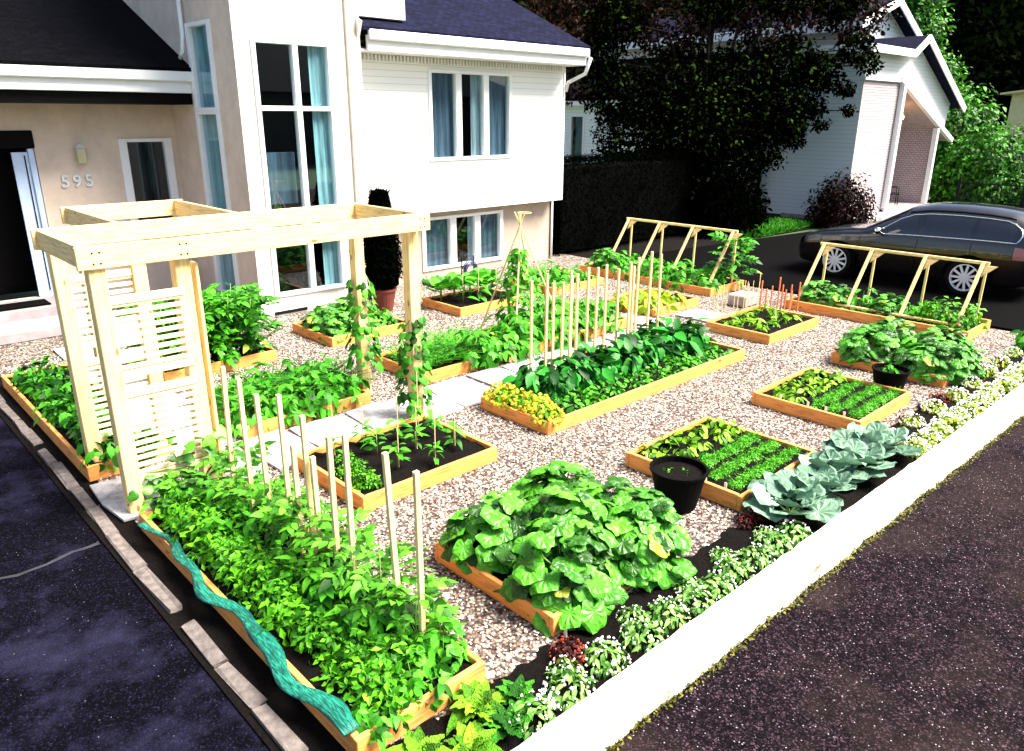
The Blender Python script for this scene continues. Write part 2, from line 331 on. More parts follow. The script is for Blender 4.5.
def t_join(parts):
    V = []; F = []; n = 0
    for (v, f), ang, off, sc, tilt in parts:
        c, s_ = math.cos(ang), math.sin(ang); v = v*sc; z = v[:, 2]+tilt*v[:, 0]
        V.append(np.stack([v[:, 0]*c-v[:, 1]*s_+off[0], v[:, 0]*s_+v[:, 1]*c+off[1], z+off[2]], 1)); F += [tuple(i+n for i in q) for q in f]; n += len(v)
    return np.vstack(V), F
OV = t_ovate(n=3); OVB = t_ovate(.55, .3, .2, 4); LONG = t_ovate(.28, .5, .3, 4); SMALL = t_ovate(.6, .2, .3, 2)
rach = (np.array([(0, -.01, 0), (0, .01, 0), (1, .008, -.28), (1, -.008, -.28), (.5, .01, -.06), (.5, -.01, -.06)]), [(0, 1, 4, 5), (5, 4, 2, 3)])
TOM = t_join([(rach, 0, (0, 0, 0), .8, 0)]+[(OVB, s_*a, (x, 0, -.28*x*x), L, 0) for x, L, a in ((.3, .3, 1.1), (.5, .38, 1.0), (.68, .36, .85)) for s_ in (1, -1)]+[(OVB, 0, (.74, 0, -.17), .45, -.3)])
BEAN = t_join([(OVB, 0, (.3, 0, 0), .65, -.3), (OVB, 1.3, (.3, 0, 0), .55, -.2), (OVB, -1.3, (.3, 0, 0), .55, -.2)])
PARS = t_join([(SMALL, a, (.35+.2*math.cos(a), .2*math.sin(a), .1*math.cos(3*a)), .38, .2*math.sin(5*a)) for a in np.linspace(-2.6, 2.6, 7)]+[(rach, 0, (0, 0, 0), .4, 0)])
CARR = t_join([(rach, 0, (0, 0, 0), 1, 0)]+[(t_ovate(.3, .1, .1, 1), s_*.8, (x, 0, -.28*x*x), .34*(1.1-x), .25*s_) for x in (.25, .4, .55, .7, .82, .93) for s_ in (1, -1)])
RND = t_round(20, 5, .1, -.12, .03); RND3 = t_round(12, 3, .1, -.1, .05); CABL = t_round(18, 2, .06, .1, .05)
CHARD = t_ovate(.62, .5, .35, 11, .045); BLADE = t_ovate(.05, .9, .5, 5)
DOT = (np.array([(1, 0, 0), (0, 1, 0), (-1, 0, 0), (0, -1, 0), (0, 0, .8), (0, 0, -.8)])*.5, [(0, 1, 4), (1, 2, 4), (2, 3, 4), (3, 0, 4), (1, 0, 5), (2, 1, 5), (3, 2, 5), (0, 3, 5)])

def dome(n, rx, ry, h, inner=.6, base=.0, up=.5, jit=.35):
    ph = rng.uniform(0, 2*math.pi, n); sn = rng.uniform(-.05, 1, n); cs = np.sqrt(1-np.clip(sn, 0, 1)**2); k = rng.uniform(inner, 1, n)
    d = np.stack([cs*np.cos(ph), cs*np.sin(ph), sn], 1); P = d*k[:, None]*np.array((rx, ry, h)); P[:, 2] = np.maximum(P[:, 2], .03)+base
    N = nrm(d*np.array((.8, .8, .9))+np.array((0, 0, up))+rng.normal(0, jit, (n, 3))); T = d*np.array((1, 1, 0))+rng.normal(0, .5, (n, 3))+np.array((0, 0, -.3)); return P, T, N
def mound(tpl, n, rx, ry, h, size, mat, **kw):
    b = MB(); P, T, N = dome(n, rx, ry, h, **kw); S_ = size*rng.uniform(.6, 1.25, n)
    b.inst(tpl, P-nrm(T)*S_[:, None]*.4, T, N, S_); return b
def stems(b, P, m, base=(0, 0, 0), r=.004, every=4):
    for p in P[::every]: b.tube([(base[0]+p[0]*.12, base[1]+p[1]*.12, 0), (p[0]*.5, p[1]*.5, p[2]*.6), tuple(p*.97)], [r*1.5, r*1.2, r*.8], 4, m, False)
def upright(tpl, n, h, spread, size, lean=.5, jit=.3, base=0):
    """leaves up a vertical plant"""
    z = rng.uniform(.12, 1, n)*h; ph = rng.uniform(0, 2*math.pi, n); r = spread*rng.uniform(.1, .55, n)*(1-.35*z/h)
    P = np.stack([r*np.cos(ph), r*np.sin(ph), z+base], 1); T = np.stack([np.cos(ph), np.sin(ph), rng.uniform(-.3, .5, n)], 1)
    N = np.stack([-.25*np.cos(ph), -.25*np.sin(ph), np.ones(n)], 1)+rng.normal(0, jit, (n, 3)); return P, T, N, size*rng.uniform(.6, 1.2, n)
# plant prototypes: (name) -> list of variant objects; each top-level mesh is the foliage, stem is a child where visible
PROTO = {}
def proto(kind, fn, k=3):
    out = []
    for i in range(k):
        parts = fn(); e = None
        for j, (nm, b, mats, sm) in enumerate(parts):
            me = b.build(nm, mats, None, sm); COL.objects.unlink(me); out_me = me.data
            if j == 0: e = [out_me]
            else: e.append((nm, out_me))
            D.objects.remove(me)
        out.append(e)
    PROTO[kind] = out
CNT = {}
def plant(kind, name, loc, label, cat, group=None, sc=1, rz=None):
    v = PROTO[kind][CNT.get(kind, 0) % len(PROTO[kind])]; CNT[kind] = CNT.get(kind, 0)+1
    o = D.objects.new(name, v[0]); COL.objects.link(o); o.location = loc
    o.rotation_euler = (0, 0, rng.uniform(0, 6.28) if rz is None else rz); s_ = sc*rng.uniform(.9, 1.1); o.scale = (s_,)*3 if np.isscalar(sc) else tuple(sc)
    for nm, me in v[1:]:
        c = D.objects.new(nm, me); COL.objects.link(c); c.parent = o
    return tag(o, label, cat, group)
def f_squash():
    b = mound(RND, 165, .37, .37, .36, .145, 0, inner=.66, up=.6, jit=.3); st = MB(); P = dome(24, .34, .34, .38)[0]; stems(st, P, 0, r=.006, every=1)
    return [('leaves', b, 'squash', False), ('stem', st, 'stem', True)]
def f_bean():
    P, T, N = dome(46, .2, .2, .3, inner=.35); b = MB().inst(BEAN, P, T, N, .17*rng.uniform(.7, 1.2, 46)); st = MB(); stems(st, P, 0, every=4)
    return [('leaves', b, 'bean', True), ('stem', st, 'stem', True)]
def f_dark(mat='darkleaf', n=60, rx=.19, h=.3, size=.15):
    def g():
        P, T, N = dome(n, rx, rx, h, inner=.35, up=.3); return [('leaves', MB().inst(OVB, P, T, N, size*rng.uniform(.6, 1.25, n)), mat, True)]
    return g
def f_tomato(h=.75, n=34, size=.3, mat='tomato'):
    def g():
        P, T, N, s_ = upright(TOM, n, h, .34, size); b = MB().inst(TOM, P, T, N, s_); st = MB().tube([(0, 0, 0), (.02, 0, h*.5), (-.01, .02, h)], [.009, .007, .003], 5)
        for p in P[::2]: st.tube([(0, 0, p[2]-.03), tuple(p)], .003, 4, 0, False)
        return [('leaves', b, mat, True), ('stem', st, 'stem', True)]
    return g
def f_pars():
    P, T, N = dome(58, .16, .16, .26, inner=.25, up=.35, jit=.5); return [('leaves', MB().inst(PARS, P, T, N, .12*rng.uniform(.6, 1.5, 58)), 'parsley', False)]
def f_lime(mat='lime', n=26, r=.11, h=.13, s_=.1, tpl=OVB):
    def g():
        P, T, N = dome(n, r, r, h, inner=.3, up=.4); return [('leaves', MB().inst(tpl, P, T, N, s_*rng.uniform(.6, 1.3, n)), mat, True)]
    return g
def f_carrot(n=16, L=.2, mat='carrot'):
    def g():
        ph = rng.uniform(0, 6.28, n); P = np.stack([.012*np.cos(ph), .012*np.sin(ph), np.full(n, .02)], 1)
        T = np.stack([np.cos(ph), np.sin(ph), rng.uniform(.9, 2.2, n)], 1); N = np.stack([-np.cos(ph)*1.2, -np.sin(ph)*1.2, np.full(n, .7)], 1)+rng.normal(0, .2, (n, 3))
        return [('leaves', MB().inst(CARR, P, T, N, L*rng.uniform(.7, 1.15, n)), mat, True)]
    return g
def f_feather():
    n = 26; P, T, N = dome(n, .06, .06, .1, inner=.3, up=.3); return [('leaves', MB().inst(PARS, P, T, N, .075*rng.uniform(.7, 1.3, n)).inst(CARR, P*.3, T+(0, 0, 1), N, .13*rng.uniform(.7, 1.2, n)), 'carrot', True)]
def f_grass(n=45, L=.4, mat='midleaf'):
    def g():
        ph = rng.uniform(0, 6.28, n); r = rng.uniform(0, .07, n); P = np.stack([r*np.cos(ph), r*np.sin(ph), np.full(n, 0)], 1)
        T = np.stack([np.cos(ph), np.sin(ph), rng.uniform(1.2, 4, n)], 1); N = np.stack([-np.cos(ph)*2, -np.sin(ph)*2, np.full(n, .8)], 1)
        return [('leaves', MB().inst(BLADE, P, T, N, L*rng.uniform(.6, 1.1, n)), mat, True)]
    return g
def rosette(tpl, n, L, rise=(.2, 1.6)):
    k = np.arange(n); ph = k*2.4+rng.normal(0, .15, n); ris = np.linspace(rise[0], rise[1], n)
    T = np.stack([np.cos(ph), np.sin(ph), ris], 1); N = np.stack([-np.cos(ph)*ris, -np.sin(ph)*ris, np.ones(n)], 1)+rng.normal(0, .12, (n, 3)); P = nrm(T)*L*.3*np.ones((n, 1)); P[:, 2] += .02
    return P, T, N, L*np.linspace(1.05, .6, n)*rng.uniform(.85, 1.1, n)
def f_cabbage():
    P, T, N, s_ = rosette(CABL, 10, .29, (.12, 1.0)); b = MB().inst(CABL, P, T, N, s_); st = MB()
    for p, t in zip(P, nrm(T)): st.tube([(0, 0, .0), tuple(p)], [.009, .006], 5, 0, False)
    return [('leaves', b, 'cabbage', False), ('stem', st, 'stem', True)]
def f_chard():
    P, T, N, s_ = rosette(CHARD, 15, .19, (.3, 2)); P *= .15; return [('leaves', MB().inst(CHARD, P, T, N, s_), 'crinkle', True)]
def f_chardd():
    P, T, N, s_ = rosette(CHARD, 14, .17, (.5, 2.2)); P *= .15; return [('leaves', MB().inst(CHARD, P, T, N, s_), 'crinkledark', True)]
def f_alys(nf=60, ml='alys', mf='flower', fs=.02):
    def g():
        P, T, N = dome(110, .14, .14, .13, inner=.55, up=.3); b = MB().inst(OV, P, T, N, .05*rng.uniform(.7, 1.5, 110))
        Q, T2, N2 = dome(nf, .155, .155, .145, inner=.93); f = MB().inst(DOT, Q, T2, N2, fs*rng.uniform(.6, 1.3, nf))
        return [('leaves', b, ml, True), ('flowers', f, mf, False)]
    return g
def f_pepper():
    n = 14; P, T, N, s_ = upright(LONG, n, .26, .1, .14, base=.02); T[:, 2] = rng.uniform(-.1, .5, n)
    b = MB().inst(t_ovate(.45, .45, .25, 4), P, T, N, s_); st = MB().tube([(0, 0, 0), (0, 0, .26)], .004, 5)
    return [('leaves', b, 'bean', True), ('stem', st, 'stem', True)]
def f_broc():
    P, T, N, s_ = rosette(CABL, 12, .2, (.3, 1.6)); P[:, 2] += .06; b = MB().inst(CABL, P, T, N, s_); st = MB().tube([(0, 0, 0), (0, 0, .2)], .012, 6)
    return [('leaves', b, 'midleaf', True), ('stem', st, 'stem', True)]
def f_vine():
    n = 170; z = rng.uniform(0, 1.0, n); ph = rng.uniform(0, 6.28, n); r = .11+.06*rng.random(n)*(1.3-z)
    P = np.stack([r*np.cos(ph), r*np.sin(ph), z], 1); T = np.stack([np.cos(ph), np.sin(ph), -.8*np.ones(n)], 1)+rng.normal(0, .4, (n, 3)); N = np.stack([np.cos(ph), np.sin(ph), .6*np.ones(n)], 1)
    a = np.linspace(0, 9, 40); st = MB().tube(np.stack([.105*np.cos(a), .105*np.sin(a), a/9*1.3], 1), .005, 5)
    return [('leaves', MB().inst(RND3, P, T, N, .085*rng.uniform(.6, 1.2, n)), 'midleaf', True), ('stem', st, 'stem', True)]
for k, f, c in (('squash', f_squash, 4), ('bean', f_bean, 4), ('dark', f_dark(), 4), ('potato', f_dark('midleaf', 60, .2, .3, .13), 4), ('tomato', f_tomato(), 4), ('tomdark', f_tomato(.8, 40, .3, 'midleaf'), 3),
    ('parsley', f_pars, 4), ('lime', f_lime(), 4), ('limeseed', f_lime('lime', 12, .07, .1, .11, LONG), 4), ('carrot', f_feather, 5), ('grass', f_grass(), 4), ('herb', f_grass(50, .32, 'bean'), 3), ('cabbage', f_cabbage, 5),
    ('chard', f_chard, 3), ('darkchard', f_chardd, 2), ('alys', f_alys(), 4), ('alysfew', f_alys(35, 'alys', 'flower', .018), 3), ('palealys', f_alys(110, 'yellowgreen', 'flower', .022), 3), ('red', f_alys(70, 'redleaf', 'redflower', .02), 2),
    ('pepper', f_pepper, 4), ('broccoli', f_broc, 4), ('vine', f_vine, 2), ('marigold', f_alys(42, 'lime', 'yellow', .042), 3), ('smallgreen', f_lime('bean', 22, .09, .1, .09), 4), ('lowdark', f_lime('midleaf', 26, .1, .1, .1), 4), ('yellowbush', f_lime('yellowgreen', 60, .2, .25, .13), 3)):
    proto(k, f, c)

# ------------------------------------------------------------------ setting
def sheet(name, poly, z, mat, kind='structure', tri=False):
    b = MB().add([(x, y, z) for x, y in poly], [tuple(range(len(poly)))]); o = b.build(name, mat); o['kind'] = kind; return o
sheet('ground', [(-150, -150), (200, -150), (200, 200), (-150, 200)], -.06, 'lawn')
sheet('road', [(-150, -9), (200, -9), (200, 2.12), (-150, 2.12)], -.035, 'road')
sheet('driveway', [(-3.9, 2.1), (1.24, 2.1), (1.24, 12.2), (-3.9, 12.2)], -.02, 'drive')
sheet('neighbour_driveway', [(13.55, 2.12), (21.5, 2.12), (21.5, 10.2), (13.55, 11.2)], -.02, 'drive2')
sheet('hedge_soil', [(12.7, 11.0), (24, 10.4), (24, 15), (12.7, 15)], -.03, 'soil')
sheet('gravel_ground', [(1.51, 2.66), (13.3, 2.66), (13.3, 14.0), (1.51, 14.0)], -.004, 'gravel')
b = MB(); nx, ny = 120, 5
xs = np.linspace(1.5, 13.4, nx); ys = np.linspace(2.12, 2.7, ny)
V = [(x, y, .02+rng.normal(0, .012)-(0.03 if j in (0, ny-1) else 0)) for x in xs for j, y in enumerate(ys)]
o = b.add(V, [(i*ny+j, (i+1)*ny+j, (i+1)*ny+j+1, i*ny+j+1) for i in range(nx-1) for j in range(ny-1)]).build('soil_strip', 'soil', None, True); struct(o)
sheet('edge_soil', [(1.22, 2.12), (1.52, 2.12), (1.52, 12.3), (1.22, 12.3)], -.008, 'soil')
# driveway crack
b = MB(); xs = np.linspace(-3.4, 1.2, 50); yy = 5.72+np.cumsum(rng.normal(0, .03, 50))
V = [(x, y+s_*(.012+.01*rng.random()), -.0155) for x, y in zip(xs, yy) for s_ in (-1, 1)]
struct(b.add(V, [(2*i, 2*i+2, 2*i+3, 2*i+1) for i in range(49)]).build('driveway_crack_filler', plain('grey filler', (.013, .013, .02), .9, .8, 7)))
# the white street kerb
def kerb_y(x): return .004*(10-x)*.6+2.0+ -.035*(x-2)/8
b = MB(); xs = np.linspace(1.3, 13.6, 110); V = []; F = []
for i, x in enumerate(xs):
    yo = 1.93-.0165*(x-3)+.006*math.sin(x*7)+rng.normal(0, .006); yi = 2.155-.016*(x-3)+rng.normal(0, .003); z = .115+rng.normal(0, .0025)
    V += [(x, yo-.01, -.05), (x, yo, z-.03), (x, yo+.02, z), (x, yi-.01, z), (x, yi, z-.015), (x, yi, -.05)]
for i in range(len(xs)-1):
    for j in range(5): a = i*6+j; F.append((a, a+6, a+7, a+1))
F += [tuple(range(6)), tuple(len(V)-6+j for j in range(6))[::-1]]
tag(b.add(V, F).build('kerb', 'curb', None, False), 'long low whitewashed concrete kerb between the flower strip and the road', 'kerb')
# moss along kerb foot
n = 2600; x = rng.uniform(1.5, 13.3, n); y = 1.915-.0165*(x-3)-np.abs(rng.normal(0, .02, n))*(.4+.8*np.abs(np.sin(x*2.3))); P = np.stack([x, y, -.035+np.abs(rng.normal(0, .012, n))], 1)
tag(MB().inst(SMALL, P, rng.normal(0, 1, (n, 3)), rng.normal(0, .6, (n, 3))+(0, -.4, 1), .03*rng.uniform(.5, 1.3, n)).build('moss', leafmat('moss', (.04, .045, .006), (.17, .16, .02))), 'yellow green moss along the road side foot of the white kerb', 'moss', None, 'stuff')
# rough concrete edging stones by the driveway
y = 2.95; k = 0
while y < 11.9:
    L = rng.uniform(.35, .75)
    if k in (3, 9): y += .18
    bb = MB().box(-.045, .045, 0, L-.008, -.03, .015+rng.uniform(-.01, .01), 0, .01); V = bb.v[0]; V += rng.normal(0, .007, V.shape)
    o = bb.build('edging_stone', 'edging', None, False, (1.31+rng.normal(0, .006), y, 0)); o.rotation_euler = (0, 0, rng.normal(0, .015))
    tag(o, f'grey concrete edging stone beside the driveway, {ordw(k)} from the street end', 'edging stone', 'edging stones along the driveway'); y += L; k += 1
# pebbles
BEDS = {}
def inbeds(x, y):
    r = np.zeros(len(x), bool)
    for (x0, x1, y0, y1) in BEDS.values(): r |= (x > x0-.01) & (x < x1+.01) & (y > y0-.01) & (y < y1+.01)
    return r

# ------------------------------------------------------------------ raised beds
def bed(key, x0, x1, y0, y1, label, h=.14, t=.038, soil=.105):
    BEDS[key] = (x0, x1, y0, y1); e = empty('raised_bed', label, 'raised bed', (x0, y0, 0), 0, 'cedar raised beds'); w, d = x1-x0, y1-y0
    for nm, a in (('x', (0, w, 0, t)), ('x', (0, w, d-t, d))): 
        MB().box(*a, -.005, h+rng.uniform(-.004, .004), 0, .004).build('board', 'board_x', e)
    for a in ((0, t, t+.002, d-t-.002), (w-t, w, t+.002, d-t-.002)):
        MB().box(*a, -.005, h+rng.uniform(-.004, .004), 0, .004).build('board', 'board_y', e)
    nx, ny = max(4, int(w*14)), max(4, int(d*14)); xs = np.linspace(t, w-t, nx); ys = np.linspace(t, d-t, ny)
    V = [(x, y, soil+rng.normal(0, .009)) for x in xs for y in ys]
    MB().add(V, [(i*ny+j, (i+1)*ny+j, (i+1)*ny+j+1, i*ny+j+1) for i in range(nx-1) for j in range(ny-1)]).build('soil', 'soil', e, True)
    return e
bed('squash', 2.93, 4.12, 2.72, 3.93, 'square cedar bed overflowing with big round squash leaves, nearest the street')
bed('carrot', 5.22, 6.56, 2.77, 3.98, 'cedar bed with pale lettuce at left and feathery rows right, beside the blue cabbages')
bed('carrot2', 7.57, 8.92, 2.8, 4.03, 'cedar bed with young rows, behind the far end of the cabbages')
bed('squash2', 9.75, 11.0, 2.72, 4.12, 'cedar bed with squash mound and black round pot at its corner')
bed('frame2', 12.15, 13.2, 3.2, 6.05, 'long cedar bed under the trellis frame beside the car', h=.15)
bed('seedling', 9.9, 11.45, 5.1, 6.17, 'cedar bed of drooping lime seedlings in front of red sticks')
bed('big', 5.2, 9.02, 4.97, 6.02, 'longest cedar bed, in the middle, with yellow flowers at its corner')
bed('pepper', 2.93, 4.42, 4.88, 6.02, 'cedar bed of widely spaced pepper seedlings on thin sticks')
bed('front', 1.5, 2.36, 2.71, 5.86, 'long cedar planter beside the driveway with teal netting on its edge')
bed('onion', 2.87, 4.38, 6.97, 8.1, 'cedar bed full of tall bright greens behind the row of stakes')
bed('herb', 5.2, 6.75, 7.08, 8.15, 'cedar bed of grassy herbs behind the right end of the pergola')
bed('tall', 2.9, 4.36, 9.2, 10.4, 'cedar bed of tall bushy tomatoes with daisies in front, near the house')
bed('house', 5.2, 6.56, 9.2, 10.35, 'cedar bed of broad leaves below the tall corner window')
bed('window', 7.65, 9.05, 9.33, 10.36, 'cedar bed under the lower triple window, half planted')
bed('left', 1.45, 2.2, 7.02, 10.45, 'long narrow cedar bed of potatoes beside the driveway, left of the pergola')
bed('pole', 7.0, 9.2, 7.08, 8.15, 'cedar bed with bean tripod behind the forest of stakes')
bed('farmid', 9.9, 11.2, 7.15, 8.2, 'cedar bed with yellow bush, behind right end of the stakes')
bed('corner', 9.9, 11.3, 9.4, 10.6, 'cedar bed of leafy beans near the house corner')
bed('frame1', 11.95, 13.1, 7.4, 10.6, 'long cedar bed under the trellis frame before the dark hedge')

n = 80000; x = rng.uniform(1.53, 13.2, n); y = rng.uniform(2.68, 11.3, n)
keep = ~inbeds(x, y) & ~((y > 6.03) & (y < 6.93) & (x < 1.5)); keep &= rng.random(n) < np.clip(1.25-.09*(x-3)-.05*(y-3), .2, 1)
x, y = x[keep], y[keep]; n = len(x); P = np.stack([x, y, rng.uniform(-.002, .007, n)], 1)
st = DOT[0].copy(); st[:, 2] *= .75; st += rng.normal(0, .07, st.shape)
tag(MB().inst((st, DOT[1]), P, rng.normal(0, 1, (n, 3)), rng.normal(0, .35, (n, 3))+(0, 0, 1), rng.uniform(.012, .028, n)).build('gravel', 'pebble'), 'pink white and brown pea gravel covering the paths between the beds', 'gravel', None, 'stuff')
# flagstones along the cross path
fl = [(1.42, 6.05, .62, .82), (2.1, 6.02, .62, .9), (2.78, 6.05, .5, .86), (3.32, 6.1, .6, .78), (3.96, 6.1, .55, .8), (4.55, 6.12, .5, .76), (5.1, 6.12, .62, .82), (5.78, 6.1, .5, .85), (6.34, 6.12, .62, .8), (7.02, 6.1, .6, .82), (7.68, 6.1, .6, .82), (8.34, 6.1, .6, .82), (9.0, 6.15, .66, .75), (9.35, 6.98, .5, .6), (10.3, 6.3, .6, .7), (2.25, 7.0, .55, .6), (2.3, 7.68, .52, .6), (2.28, 8.36, .55, .62), (2.3, 9.06, .5, .6), (2.28, 9.74, .54, .6), (2.3, 10.4, .52, .62), (2.28, 11.1, .55, .6)]
def flagmat():
    m, n, l, p = newmat('pale flagstone'); v = coords(n, l)
    a = ramp(n, l, noise(n, l, v, 4.5, 7, .7), [(.3, (.1, .09, .1)), (.45, (.3, .28, .29)), (.6, (.5, .48, .48)), (.8, (.66, .64, .64))])
    l.new(a, p.inputs['Base Color']); p.inputs['Roughness'].default_value = .85; bump(n, l, noise(n, l, v, 30, 6), p, 1, .012); return m
flm = flagmat()
for k, (x, y, w, d) in enumerate(fl):
    bb = MB(); pts = []
    for (px, py) in ((0, 0), (w/2, -.01), (w, 0), (w+.01, d/2), (w, d), (w/2, d+.01), (0, d), (-.01, d/2)): pts.append((px+rng.normal(0, .014), py+rng.normal(0, .014)))
    bb.add([(p, q, z) for z in (0, .022) for p, q in pts], [tuple(range(8, 16))]+[(i, (i+1) % 8, 8+(i+1) % 8, 8+i) for i in range(8)])
    lb = f'pale flagstone in the cross path, {ordw(k)} from the driveway' if k < 15 else f'pale flagstone on the walk to the porch steps, {ordw(k-15)} from the pergola'
    tag(bb.build('flagstone', flm, None, False, (x, y, .004)), lb, 'flagstone', 'pale flagstones')

# ------------------------------------------------------------------ pergola
PG = empty('pergola', 'pale timber pergola with slatted trellis sides over the flagstone path', 'pergola')
PH = 2.2
def post(x, y, top=PH-.02, w=.12, z=0): return MB().box(x-w/2, x+w/2, y-w/2, y+w/2, z, top, 0, .006).build('post', 'pine_z', PG)
for (x, y) in ((1.57, 7.22), (1.57, 6.17), (2.2, 6.2), (2.2, 7.26), (4.5, 6.27), (4.48, 7.25), (2.18, 8.86)): post(x, y, 2.02)
def bx_(nm, m, *a): return MB().box(*a, 0, .005).build(nm, m, PG)
BB = 2.03
bx_('beam', 'pine_x', 1.44, 4.62, 6.08, 6.115, BB, PH); bx_('beam', 'pine_x', 1.44, 4.62, 7.31, 7.345, BB, PH)
bx_('beam', 'pine_y', 1.475, 1.51, 6.117, 7.308, BB, PH-.003); bx_('beam', 'pine_y', 4.53, 4.565, 6.117, 7.308, BB, PH-.003)
bx_('beam', 'pine_y', 2.1, 2.135, 7.347, 8.93, BB, PH); bx_('beam', 'pine_y', 3.2, 3.235, 7.347, 8.93, BB, PH); bx_('beam', 'pine_x', 2.06, 3.3, 8.932, 8.967, BB, PH)
for (yy, x0, x1) in ((6.15, 1.62, 2.19), (7.24, 1.62, 2.15)):
    tr = MB()
    for zz in list(np.arange(.33, .98, .062))+list(np.arange(1.22, 1.72, .062)): tr.box(x0+.002, x1-.002, yy-.012, yy+.012, zz, zz+.034, 0, .003)
    for zz in (.26, .99, 1.15, 1.74): tr.box(x0+.002, x1-.002, yy-.02, yy+.02, zz, zz+.06, 0, .003)
    tr.build('trellis_panel', 'slat', PG)
MB().box(2.3, 2.325, 6.15, 6.25, 0, 1.98, 0, .003).build('batten', 'pine_z', PG)
sc_ = MB()
for x in (1.55, 1.6, 2.18, 2.23, 4.5, 4.55):
    for z in (2.07, 2.15): sc_.lathe([(0, .004), (.007, .003), (.008, 0)], 8, 0, (0, 0, 0)); V_ = sc_.v[-1]; sc_.v[-1] = np.stack([V_[:, 0]+x, 6.0798-V_[:, 2], V_[:, 1]+z], 1)
sc_.build('screws', 'blackmetal', PG)
for (x, y, z0, lab) in ((4.5, 7.25, .35, 'twining vine around the far right post of the pergola'), (4.52, 6.32, .12, 'thick twining vine around the near right post of the pergola')):
    plant('vine', 'climbing_vine', (x, y, z0), lab, 'vine', 'vines on the pergola posts')

# ------------------------------------------------------------------ stakes and sticks
def stake(name, x, y, z0, z1, lab, cat='stake', grp=None, w=.03, mat='stake', dx=0, dy=0):
    return tag(MB().beam((0, 0, 0), (dx, dy, z1-z0), w, w*.8, 0, (0, 1, 0), .003).build(name, mat, None, False, (x, y, z0)), lab, cat, grp)
sk = [(5.6, 1.26), (5.25, 1.25), (4.95, 1.22), (4.62, 1.3), (4.48, .98), (4.3, 1.26), (4.2, .97), (3.98, 1.22), (3.78, 1.27), (3.27, 1.33), (3.05, 1.3)]
for i, (y, z) in enumerate(sk):
    stake('garden_stake', 2.17, y, .1, z, f'pale square stake in the driveway planter, {ordw(i)} from the pergola end', 'stake', 'stakes in the driveway planter', .034, dx=rng.normal(0, .02), dy=rng.normal(0, .02))
cs = [(5.86, 1.38), (6.07, 1.43), (6.23, 1.3), (6.35, 1.29), (6.5, 1.41), (6.58, 1.33), (6.68, 1.34), (6.87, 1.39), (6.97, 1.38), (7.17, 1.39), (7.45, 1.3), (7.6, 1.37), (7.72, 1.3), (7.8, 1.4), (8.05, 1.45), (8.34, 1.38)]
for i, (x, z) in enumerate(cs):
    stake('garden_stake', x, 5.9+rng.uniform(-.05, .05), .1, z, f'tall pale stake at the back of the longest bed, {ordw(i)} from the left', 'stake', 'stakes behind the longest bed', .032, dx=rng.normal(0, .012))
for i, x in enumerate((10.15, 10.4, 10.75, 11.05)):
    for j in (0, 1): stake('thin_stick', x+.1*j, 6.15+.12*j, .1, .62+rng.uniform(-.1, .1), f'thin pale stick behind the lime seedlings, {ordw(2*i+j)} from the left', 'stick', 'thin sticks behind the seedling bed', .012)
for i in range(9):
    stake('red_stick', 11.3+.16*(i % 5)+rng.normal(0, .03), 5.72+.14*(i//5)*2+rng.normal(0, .03), .0, .52+rng.uniform(-.12, .1), f'red stained stick by the seedling bed, {ordw(i)} from the left', 'stick', 'red sticks by the seedling bed', .022, 'redstake')

# A-frame trellises
def aframe(x0, xb, ys, zb, lab, flip=1):
    e = empty('trellis_frame', lab, 'trellis', (xb, ys[0], 0), 0, 'leaning trellis frames')
    MB().beam((0, .08, zb), (0, ys[-1]-ys[0]-.08, zb), .04, .045, 0).build('top_bar', 'pine_y', e)
    MB().beam((x0-xb+.02, .08, .17), (x0-xb+.02, ys[-1]-ys[0]-.08, .17), .05, .03, 0).build('bottom_bar', 'pine_y', e)
    for i, y in enumerate(ys):
        dy = y-ys[0]
        MB().beam((x0-xb, dy+.01, .15), (-.02, dy, zb+.02), .05, .035, 0).build('leg', 'pine_z', e)
        MB().beam((.0, dy-.04, .1), (.02, dy-.045, zb), .035, .03, 0).build('leg', 'pine_z', e)
        MB().add([(-.03, dy-.02, zb-.03), (-.03, dy-.2, zb-.03), (-.1, dy-.02, zb-.2), (-.012, dy-.02, zb-.03), (-.012, dy-.2, zb-.03), (-.082, dy-.02, zb-.2)], [(0, 1, 2), (5, 4, 3), (0, 3, 4, 1), (1, 4, 5, 2), (2, 5, 3, 0)]).build('gusset', 'pine_y', e)
    b = MB()
    for t in np.linspace(ys[0], ys[-1], 12): b.tube([(x0-xb+.03, t-ys[0], .16), (-.01, t-ys[0], zb)], .0006, 3)
    for q in np.linspace(.1, .95, 6): b.tube([((x0-xb)*(1-q), 0, zb*q), ((x0-xb)*(1-q), ys[-1]-ys[0], zb*q)], .0005, 3)
    b.build('netting', 'bark', e); return e
aframe(12.35, 13.05, (5.9, 5.08, 4.24, 3.42), 1.02, 'slanted timber trellis frame in front of the black car')
aframe(12.2, 12.9, (10.07, 9.28, 8.49, 7.6), 1.07, 'slanted timber trellis frame in front of the dark hedge')

